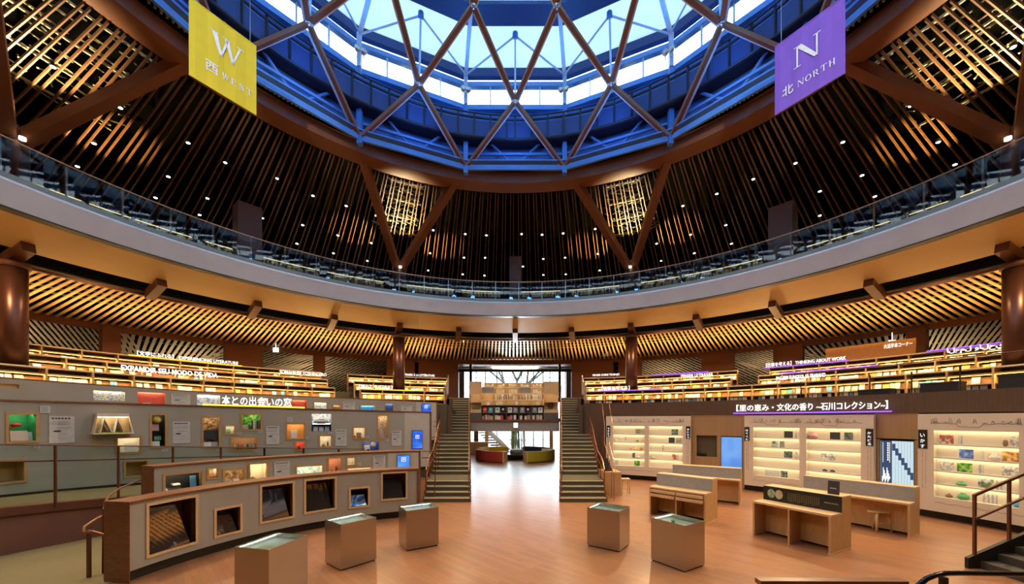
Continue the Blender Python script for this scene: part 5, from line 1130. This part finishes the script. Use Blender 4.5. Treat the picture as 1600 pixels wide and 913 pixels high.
# ================================================================== FLOOR OBJECTS
M_LEDC = emat('added_case_led', (1, .96, .9), 10)  # for the strips added inside the showcases
def showcase(F_, L_, R_, H, label, goods):
    """stainless plinth with glass lid; corner points on the floor: front, left, right"""
    F_, L_, R_ = Vector(F_), Vector(L_), Vector(R_); B_ = L_+R_-F_; up = Vector((0, 0, H)); t = thing('showcase', F_, label, 'showcase')
    cen = (F_+B_)/2; sh = lambda p, k: cen+(p-cen)*k
    b = MB(); b.hexa([sh(p, .95) for p in (F_, R_, B_, L_)], [sh(p, .95)+Vector((0, 0, .03)) for p in (F_, R_, B_, L_)]); b.build('shadow_base', M_DARK, t)
    b = MB(); q = [F_, R_, B_, L_]; z0 = Vector((0, 0, .03)); z1 = Vector((0, 0, H-.10)); b.hexa([p+z0 for p in q], [p+z1 for p in q]); b.build('body', M_STEEL, t)
    qi = [sh(p, .965) for p in q]; b = MB()
    for k in range(4):
        k2 = (k+1) % 4; b.hexa([q[k]+z1, q[k2]+z1, qi[k2]+z1, qi[k]+z1], [q[k]+up, q[k2]+up, qi[k2]+up, qi[k]+up])
    b.build('steel_rim', M_STEEL, t)
    b = MB(); b.hexa([p+z1 for p in qi], [p+z1+Vector((0, 0, .01)) for p in qi]); b.build('display_floor', M_WHITE, t)
    for k in (0, 2): b = MB(); a_, c_ = sh(q[k], .955), sh(q[k+1], .955); b.bar(a_+up-Vector((0, 0, .03)), c_+up-Vector((0, 0, .03)), .012, .012); b.build('light_strip', M_LEDC, t)  # strips put in to brighten the display floor
    b = MB(); b.hexa([p+up-Vector((0, 0, .012)) for p in qi], [p+up for p in qi]); b.build('glass_lid', M_GLASS, t)
    b = MB(); d1 = (R_-F_).normalized(); d2 = (L_-F_).normalized()
    for nm, fx, fy, w_, d_, h_, c_, lab, cat in goods:
        p = F_+(R_-F_)*fx+(L_-F_)*fy+z1+Vector((0, 0, .011)); b = MB(); q2 = [p, p+d1*w_, p+d1*w_+d2*d_, p+d2*d_]
        b.hexa(q2, [v+Vector((0, 0, h_)) for v in q2]); tag(b.build(nm, BM[c_]), lab, cat)
def gp(px, py, z=0.): Z = F*(EYE-z)/(py-HY); return Vector(((px-CX)*Z/F, Z, z))
H = .95
def corners(f, l, r):                                    # top corners seen in the picture -> plan positions
    F_, L_, R_ = gp(*f, H), gp(*l, H), gp(*r, H)
    for v in (F_, L_, R_): v.z = 0
    # square it up
    a = R_-F_; b_ = L_-F_; n = Vector((-a.y, a.x, 0)).normalized(); L_ = F_+n*b_.dot(n); return F_, L_, R_
S = {}
S[1] = corners((419.9, 859.9), (360, 857), (480.5, 836.5)); S[2] = corners((532.6, 820.6), (500.8, 813.5), (588, 808.5)); S[3] = corners((634.8, 799.1), (618, 791.3), (685.3, 792.8))
S[4] = corners((968.2, 800.2), (917, 793.1), (983.8, 791.7)); S[5] = corners((1070.4, 822.2), (1015, 809.2), (1101, 814.5))
showcase(*S[1], H, 'nearest steel showcase plinth with glass lid beside the low display wall', [('open_book', .22, .35, .16, .22, .03, 'cream', 'small cream open book under the nearest glass lid', 'book'), ('paper_sheet', .5, .3, .2, .2, .004, 'white', 'white paper sheet under the nearest glass lid', 'paper')])
showcase(*S[2], H, 'middle steel showcase plinth of the grey-wall side, holding yellow books', [('yellow_book', .12, .10, .17, .22, .02, 'yellow', 'yellow open booklet under glass, first of the row', 'book'), ('yellow_book', .38, .10, .17, .22, .02, 'yellow', 'yellow open booklet under glass, middle of the row', 'book'), ('yellow_book', .64, .10, .17, .22, .02, 'cream', 'pale yellow open booklet under glass, end of the row', 'book')])
showcase(*S[3], H, 'farthest steel showcase plinth on the grey-wall side, near the stair', [('paper_sheet', .3, .3, .2, .25, .004, 'cream', 'cream paper sheet in the showcase near the stair', 'paper')])
showcase(*S[4], H, 'smaller-looking steel showcase plinth nearest the wood-wall stair', [('red_card', .1, .5, .14, .2, .02, 'red', 'red and white card in the showcase by the wood-wall stair', 'card')])
showcase(*S[5], H, 'steel showcase plinth in front of the drawer desk', [('yellow_figure', .15, .55, .12, .12, .04, 'yellow', 'yellow small object in the showcase before the drawer desk', 'ornament'), ('green_figure', .3, .5, .05, .05, .08, 'green', 'green little figure in the showcase before the drawer desk', 'figurine')])

def desk(Rf, Lf, D, h1, h2, dfront, label, panel, drawers=False, mid=True, wall_off=.0):
    """double-level oak desk; Rf / Lf: front corners on the floor, D: full depth away from them"""
    Rf, Lf = Vector(Rf), Vector(Lf); u = (Lf-Rf); L = u.length; u.normalize(); n = Vector((-u.y, u.x, 0)); n = n if n.y > 0 else -n
    P = lambda a, d, z: Rf+u*a+n*d+Vector((0, 0, z))
    def bx(b, a0, a1, d0, d1, z0, z1): b.hexa([P(a0, d0, z0), P(a1, d0, z0), P(a1, d1, z0), P(a0, d1, z0)], [P(a0, d0, z1), P(a1, d0, z1), P(a1, d1, z1), P(a0, d1, z1)])
    t = thing('reading_desk', (Rf+Lf)/2, label, 'desk')
    b = MB(); bx(b, 0, L, 0, dfront, h1-.05, h1); b.build('desk_top', M_OAKL, t)
    for a in (0, L-.05)+((L/2-.02,) if mid else ()):
        b = MB(); bx(b, a, a+(.05 if a != L/2-.02 else .04), 0, dfront, 0, h1-.05); b.build('side_panel', M_OAK, t)
    b = MB(); bx(b, 0, L, dfront, dfront+.03, .06, h1); b.build('modesty_panel', M_OAK, t)
    b = MB(); bx(b, 0, L, dfront, D, .0, h2); b.build('rear_cabinet', M_OAK, t) if False else bx(b, .0, 0, 0, 0, 0, 0)
    b = MB(); bx(b, 0, .05, dfront, D, .0, h2-.04); bx(b, L-.05, L, dfront, D, .0, h2-.04); bx(b, 0, L, D-.03, D, 0, h2-.04); b.build('rear_cabinet', M_OAK, t)
    b = MB(); bx(b, 0, L, dfront, D, h2-.04, h2); b.build('cabinet_top', M_OAKL, t)
    b = MB(); bx(b, 0, L, dfront-.012, dfront, h1+.002, h2-.01); fp = b.build('front_board', panel, t)
    b = MB(); bx(b, -.004, .06, -.004, dfront, 0, .05); bx(b, -.004, 0, dfront, D, 0, .05); b.build('skirting', M_OAKL, t)
    if drawers:
        for k in range(2):
            for j in range(2):
                a0 = .06+k*(L/2-.04); b = MB(); bx(b, a0, a0+L/2-.09, -.05-.03*(1-j), .40, h1-.17-.13*(1-j)+.0, h1-.08-.13*(1-j)); b.build('drawer', M_OAKL, t)
    return t, P, L
# front desk with black panel
Rf = gp(1298.4, 869); Lf = gp(1175.9, 836.3)
t, P, L = desk(Rf, Lf, .92, .92, 1.30, .50, 'oak desk with a black illustrated panel, nearest the camera', mat('black_panel', (.012, .013, .012), .4))
def onp(a, d, z): return P(a, d, z)
M_GOLD = mat('gold_print', (.50, .42, .18), .5); b = MB()
for k in range(17):
    a = L*.26+k*L*.024; hh = .20+.06*((k*5) % 4)/4
    for r in range(10): z = 1.20-r*hh/10; b.hexa([P(a, .485, z-.012), P(a+.008, .485, z-.012), P(a+.008, .487, z-.012), P(a, .487, z-.012)], [P(a, .485, z), P(a+.008, .485, z), P(a+.008, .487, z), P(a, .487, z)])
b.build('gold_text', M_GOLD, t)
for aa, c_, nm in ((L*.885, (.05, .30, .15), 'green_disc'), (L*.775, (.45, .38, .15), 'gold_disc')):
    b = MB(); pts = [(aa+.095*cos(k*pi/12), 1.11+.12*sin(k*pi/12)) for k in range(24)]; b.prism(pts, lambda x, z, s: P(x, .487-.004*s, z)); b.build(nm, mat(nm, c_, .5, color2=(.5, .5, .4), scale=16), t)
b = MB()
for k in range(9): a = L*.04+k*.032; b.hexa([P(a, .483, 1.09), P(a+.02, .483, 1.09), P(a+.02, .487, 1.09), P(a, .487, 1.09)], [P(a, .483, 1.115), P(a+.02, .483, 1.115), P(a+.02, .487, 1.115), P(a, .487, 1.115)])
b.build('gold_heading', M_GOLD, t)
# small dark notice on its top
b = MB(); q = P(.24, .7, 1.30); b.hexa([P(.13, .66, 1.301), P(.36, .66, 1.301), P(.36, .69, 1.301), P(.13, .69, 1.301)], [P(.13, .68, 1.62), P(.36, .68, 1.62), P(.36, .70, 1.62), P(.13, .70, 1.62)]); o = b.build('notice_stand', mat('slate_notice', (.035, .035, .045), .5)); tag(o, 'dark slate notice board standing on the black-panel desk', 'sign')
b = MB()
for k in range(5): a = .19+k*.026; b.hexa([P(a, .661, 1.43), P(a+.018, .661, 1.43), P(a+.018, .665, 1.43), P(a, .665, 1.43)], [P(a, .665, 1.455), P(a+.018, .665, 1.455), P(a+.018, .669, 1.455), P(a, .669, 1.455)])
lt = b.build('small_print', MATS['text_sheet']); lt.parent = o
# long desk with stool
d2R = gp(1422, 842.6); d2L = d2R+Vector((-1.32, 2.18, 0)); d2L.z = 0
M_GPAN = mat('grey_felt_panel', (.33, .335, .32), .8)
desk(d2R, d2L, .82, .915, 1.30, .42, 'long oak desk with grey felt panel and a stool beneath', M_GPAN, mid=False)
d3R = gp(1102.4, 821.2); d3L = d3R+Vector((-1.19, 1.32, 0)); d3L.z = 0
desk(d3R, d3L, .90, .92, 1.30, .50, 'oak drawer desk with four shallow drawers and a grey panel', M_GPAN, drawers=True)
d4R = gp(1156.6, 791); d4L = d4R+Vector((-1.95, 1.35, 0)); d4L.z = 0
desk(d4R, d4L, .72, .92, 1.30, .35, 'oak desk with grey panel behind the drawer desk, before the blue screen', M_GPAN, mid=False)
# stool
t = thing('wooden_stool', gp(1378, 833), 'pale wooden three-legged stool in front of the long desk', 'stool')
c = gp(1376, 830); zs = .56
b = MB(); pts = [(.30*cos(k*pi/10)*(1+.12*cos(2*k*pi/10)), .17*sin(k*pi/10)) for k in range(20)]; b.prism(pts, lambda x, y, s: c+Vector((x*.95, y+x*-.1, zs-.035+s*.04))); b.build('seat', M_OAKL, t)
for dx, dy in ((-.22, -.12), (.22, -.1), (-.03, .2)):
    b = MB(); b.tube([c+Vector((dx, dy, 0)), c+Vector((dx*.72, dy*.5, zs-.03))], [.03, .042], 8); b.build('leg', M_OAKL, t, True)
b = MB(); b.tube([c+Vector((-.2, -.1, .22)), c+Vector((.2, -.08, .22))], .014, 6); b.tube([c+Vector((0, -.09, .22)), c+Vector((-.02, .15, .22))], .014, 6); b.build('stretcher', M_OAKL, t)
# oak side block by the stair with stool and black board
a0 = gp(971, 775); b = MB(); b.box(a0.x-.68, a0.x, a0.y, a0.y+1.0, 0, .96); o = tag(b.build('oak_block', M_OAK), 'plain oak block desk at the foot of the wood-wall stair', 'desk')
t = thing('metal_stool', (a0.x+.32, a0.y+.5, 0), 'slim pale stool beside the oak block desk', 'stool')
b = MB(); b.box(a0.x+.12, a0.x+.50, a0.y+.4, a0.y+.75, .58, .62); b.build('seat', M_OAKL, t)
for dx, dy in ((.15, .42), (.46, .42), (.15, .72), (.46, .72)): b = MB(); b.bar((a0.x+dx, a0.y+dy, 0), (a0.x+dx, a0.y+dy, .58), .022, .022); b.build('leg', M_CHROME, t)
b = MB(); b.bar((a0.x+.15, a0.y+.42, .2), (a0.x+.46, a0.y+.42, .2), .018, .018); b.build('footrest', M_CHROME, t)
b = MB(); b.hexa([(a0.x-.62, a0.y+.3, .962), (a0.x-.28, a0.y+.3, .962), (a0.x-.28, a0.y+.45, .962), (a0.x-.62, a0.y+.45, .962)], [(a0.x-.58, a0.y+.35, 1.5), (a0.x-.50, a0.y+.35, 1.5), (a0.x-.50, a0.y+.38, 1.5), (a0.x-.58, a0.y+.38, 1.5)]); tag(b.build('black_cloth_bag', M_INK), 'black tapering bag standing on the oak block desk', 'bag')

# ------------------------------------------------------------------ foreground, lower right
t = thing('side_staircase', (9.6, 8, 0), 'dark staircase with brown rails climbing at the lower right corner', 'staircase')
x0 = 9.42; sl = .43; b = MB()
for k in range(9):
    xx = x0+.25+k*.36; b.hexa([(xx, 6.2, 0), (xx+.36, 6.2, 0), (xx+.36, 7.98, 0), (xx, 7.98, 0)], [(xx, 6.2, .155*(k+1)), (xx+.36, 6.2, .155*(k+1)), (xx+.36, 7.98, .155*(k+1)), (xx, 7.98, .155*(k+1))])
b.build('steps', mat('dark_tread', (.06, .05, .035), .8), t)
b = MB(); b.hexa([(x0, 7.98, 0), (x0+3.6, 7.98, 0), (x0+3.6, 8.05, 0), (x0, 8.05, 0)], [(x0, 7.98, .22), (x0+3.6, 7.98, .22+3.6*sl), (x0+3.6, 8.05, .22+3.6*sl), (x0, 8.05, .22)]); b.build('stringer', M_DARK, t)
zr = lambda x: .22+(x-x0)*sl
for x in (x0+.15, x0+.87, x0+1.6): b = MB(); b.bar((x, 8.0, zr(x)-.02), (x, 8.0, zr(x)+1.24), .045, .045); b.build('post', M_BROWN, t)
b = MB(); b.bar((x0+.13, 8.0, zr(x0+.13)+1.24), (x0+3.6, 8.0, zr(x0+3.6)+1.24), .045, .05); b.build('top_rail', M_BROWN, t)
b = MB(); b.tube([(x0+.13, 7.95, zr(x0+.13)+.78), (x0+3.6, 7.95, zr(x0+3.6)+.78)], .028, 8); b.build('handrail', M_BROWN, t)
t = thing('black_curved_rail', gp(1520, 893, 1.5), 'glossy black round-cornered rail at the lower right corner', 'rail')
pp = [(1424, 935), (1436, 914), (1447, 905), (1462, 899), (1478, 896.3), (1495, 895.8), (1540, 896.5), (1600, 897.5), (1680, 899)]
b = MB(); b.tube([Vector(((px-CX)*3.9/F, 3.9, EYE+(HY-py)*3.9/F)) for px, py in pp], .026, 10); b.build('rail', mat('black_gloss_rail', (.01, .01, .012), .12), t, True)
b = MB(); b.bar((4.35, 3.9, 0), (4.35, 3.9, 1.5), .05, .05); b.build('post', M_DARK, t)
b = MB(); b.bar(((1184-CX)*4.1/F, 4.1, EYE+(HY-909)*4.1/F), ((1413-CX)*4.1/F, 4.1, EYE+(HY-910)*4.1/F), .10, .05); b.box((1186-CX)*4.1/F, (1411-CX)*4.1/F, 4.08, 4.12, 0, 1.33); tag(b.build('parapet_cap', M_CAP), 'brown timber-capped low parapet at the bottom edge', 'parapet')

# ================================================================== BALCONY BOOKCASES
for i, (x0, x1) in enumerate(((20, 70), (78, 128), (140, 205), (212, 300), (322, 372), (412, 498), (512, 600), (636, 710), (722, 782), (815, 875), (890, 968), (1002, 1060), (1070, 1190), (1260, 1390), (1420, 1480), (1500, 1580))):
    R = 19.6; a0, a1 = ang(x0, R), ang(x1, R)
    where = 'from the purple banner side' if x0 > 800 else 'from the yellow banner side'
    k = i if x0 < 800 else 15-i
    t = thing('balcony_bookcase', pol((a0+a1)/2, R, 9.6), 'bookcase with lit top row behind balcony glass, %s %s' % (('first', 'second', 'third', 'fourth', 'fifth', 'sixth', 'seventh', 'eighth', 'ninth')[k], where), 'bookcase')
    b = MB(); b.arc(a0, a1, R+.3, R+.33, 9.6, 12.1, 3); b.arc(a0, a1, R, R+.33, 12.06, 12.1, 3); b.arc(a0, a1, R, R+.3, 11.62, 11.65, 3); b.arc(a0, a1, R, R+.3, 11.1, 11.13, 3); b.arc(a0, a1, R, R+.3, 10.5, 10.53, 3); b.build('carcass', M_SHBACK, t)
    b = MB(); b.arc(a0, a1, R+.02, R+.05, 12.03, 12.05, 3); b.build('light_strip', emat('dim_led', (1, .72, .3), 1.6), t)
    b = MB(); rnd = random.Random(i); a = a0+.1
    while a < a1-.1:
        w_ = degrees(rnd.uniform(.04, .09)/R); b.m = rnd.randrange(4)
        if rnd.random() < .8: b.arc(a, a+w_, R+.08, R+.26, 11.655, 11.655+rnd.uniform(.2, .32), 5)
        a += w_+.01
    o = b.build('row_of_books', [BM['cream'], BM['white'], BM['yellow'], BM['brown']], t); o['kind'] = 'stuff'

# ================================================================== BANNERS
def banner(pl, pr, z0, z1, m, label):
    """cloth between plan points pl (left) and pr (right)"""
    pl, pr = Vector(pl), Vector(pr); c = (pl+pr)/2; t = thing('hanging_banner', (c.x, c.y, z0), label, 'banner')
    n = 12; b = MB(); i0 = 0; d = (pr-pl).normalized(); nn = Vector((d.y, -d.x, 0))
    if nn.dot(-c) < 0: nn = -nn
    for s in (0, 1):
        for k in range(n+1):
            p = pl+(pr-pl)*k/n+nn*(.012*sin(k*1.7)+(.004 if s else 0)); b.v += [(p.x, p.y, z0), (p.x, p.y, z1)]
    for s in (0, 1):
        o = s*2*(n+1)
        for k in range(n): b.f.append([o+2*k, o+2*k+2, o+2*k+3, o+2*k+1]); b.mi.append(0)
    b.build('cloth', m, t)
    b = MB(); b.tube([pl+Vector((0, 0, z1)), pr+Vector((0, 0, z1))], .02, 8); b.tube([pl+Vector((0, 0, z0)), pr+Vector((0, 0, z0))], .015, 8); b.build('batten', m, t)
    b = MB()
    for q in (.1, .9): p = pl+(pr-pl)*q; b.tube([p+Vector((0, 0, z1)), p+Vector((0, 0, z1+2.2))], .006, 5)
    b.build('wire', M_CHROME, t)
    W_ = (pr-pl).length; H_ = z1-z0
    return t, lambda x, y, s: pl+(pr-pl)*x+nn*(.025+.004*s)+Vector((0, 0, z0+y*H_)), W_, H_
def glyph(ch):
    """serif capitals in a unit box as lists of polygons"""
    S_ = lambda x, y, w_=.22, t_=.035: [(x-w_/2, y), (x+w_/2, y), (x+w_/2, y+t_), (x-w_/2, y+t_)]
    V = lambda x0, x1, y0=0., y1=1.: [(x0, y0), (x1, y0), (x1, y1), (x0, y1)]
    if ch == 'N': return [V(.12, .18), [(.10, 1), (.30, 1), (.90, 0), (.76, 0)], V(.82, .88), S_(.15, 0, .26), S_(.14, .965, .24), S_(.85, .965, .26)]
    if ch == 'W': return [[(.06, 1), (.22, 1), (.38, 0), (.30, 0)], [(.30, 0), (.35, 0), (.54, .85), (.50, 1)], [(.42, 1), (.56, 1), (.72, 0), (.64, 0)], [(.64, 0), (.69, 0), (.93, 1), (.87, 1)], S_(.14, .965, .26), S_(.49, .965, .24), S_(.90, .965, .20)]
    if ch == 'E': return [V(.2, .38), V(.2, .82, .0, .07), V(.2, .82, .93, 1), V(.3, .65, .48, .54), V(.78, .83, 0, .22), V(.78, .83, .78, 1), V(.62, .66, .38, .64), S_(.24, 0, .3), S_(.24, .965, .3)]
    if ch == 'T': return [V(.42, .58), V(.08, .92, .93, 1), V(.08, .13, .75, 1), V(.87, .92, .75, 1), S_(.5, 0, .34)]
    if ch == 'H': return [V(.15, .32), V(.68, .85), V(.3, .7, .48, .54), S_(.23, 0, .34), S_(.23, .965, .34), S_(.77, 0, .34), S_(.77, .965, .34)]
    def stroke(pts, wd):
        out = []
        for k in range(len(pts)-1):
            (xa, ya), (xb, yb) = pts[k], pts[k+1]; L_ = sqrt((xb-xa)**2+(yb-ya)**2); nx, ny = -(yb-ya)/L_, (xb-xa)/L_; a, c = wd[k]/2, wd[k+1]/2
            out.append([(xa+nx*a, ya+ny*a), (xa-nx*a, ya-ny*a), (xb-nx*c, yb-ny*c), (xb+nx*c, yb+ny*c)])
        return out
    if ch == 'O': A = [2*pi*k/20 for k in range(21)]; return stroke([(.5+.36*cos(a), .5+.45*sin(a)) for a in A], [.06+.13*abs(cos(a)) for a in A])
    if ch == 'S':
        A = [(.76, .80), (.66, .93), (.48, .97), (.30, .90), (.24, .74), (.34, .60), (.52, .51), (.70, .41), (.77, .26), (.68, .09), (.50, .03), (.32, .08), (.22, .24)]
        return stroke(A, [.04, .06, .07, .12, .15, .16, .17, .16, .15, .12, .07, .06, .04])+[V(.74, .79, .70, .98), V(.20, .25, .02, .28)]
    if ch == 'R': A = [pi/2-pi*k/10 for k in range(11)]; return [V(.15, .32), S_(.23, 0, .34), S_(.2, .965, .3)]+stroke([(.45+.22*cos(a), .74+.24*sin(a)) for a in A], [.06+.12*cos(a) for a in A])+[V(.3, .46, .95, 1), V(.3, .46, .48, .54), [(.42, .5), (.58, .5), (.92, 0), (.74, 0)]]
    return []
def word(b, s, fn, x, y, cw, ch_):
    for k, c_ in enumerate(s):
        for poly in glyph(c_):
            b.prism([(x+k*cw*1.08+px_*cw, y+py_*ch_) for px_, py_ in poly], fn)
M_BW = mat('banner_white', (.95, .94, .92), .7)
# yellow banner
t, fn, W_, H_ = banner((-8.50, 10.0, 0), (-7.65, 11.34, 0), 12.1, 14.12, mat('yellow_cloth', (.78, .60, .03), .85, color2=(.74, .56, .025), scale=3), 'yellow hanging banner printed with W and WEST')
b = MB(); word(b, 'W', fn, .27, .50, .52, .29); word(b, 'WEST', fn, .45, .215, .115, .085); b.build('lettering', M_BW, t)
lettering('kanji', '西', .18, .14, lambda x, y, d: fn(.22+x, .20+y, 0)+Vector((0, -d, 0)), M_BW, t, .004, .01)
t, fn, W_, H_ = banner((7.67, 11.34, 0), (8.56, 9.95, 0), 12.1, 14.1, mat('purple_cloth', (.25, .12, .62), .85, color2=(.23, .105, .58), scale=3), 'purple hanging banner printed with N and NORTH')
b = MB(); word(b, 'N', fn, .29, .47, .40, .30); word(b, 'NORTH', fn, .35, .19, .10, .085); b.build('lettering', M_BW, t)
lettering('kanji', '北', .17, .14, lambda x, y, d: fn(.12+x, .17+y, 0)+Vector((0, -d, 0)), M_BW, t, .004, .01)
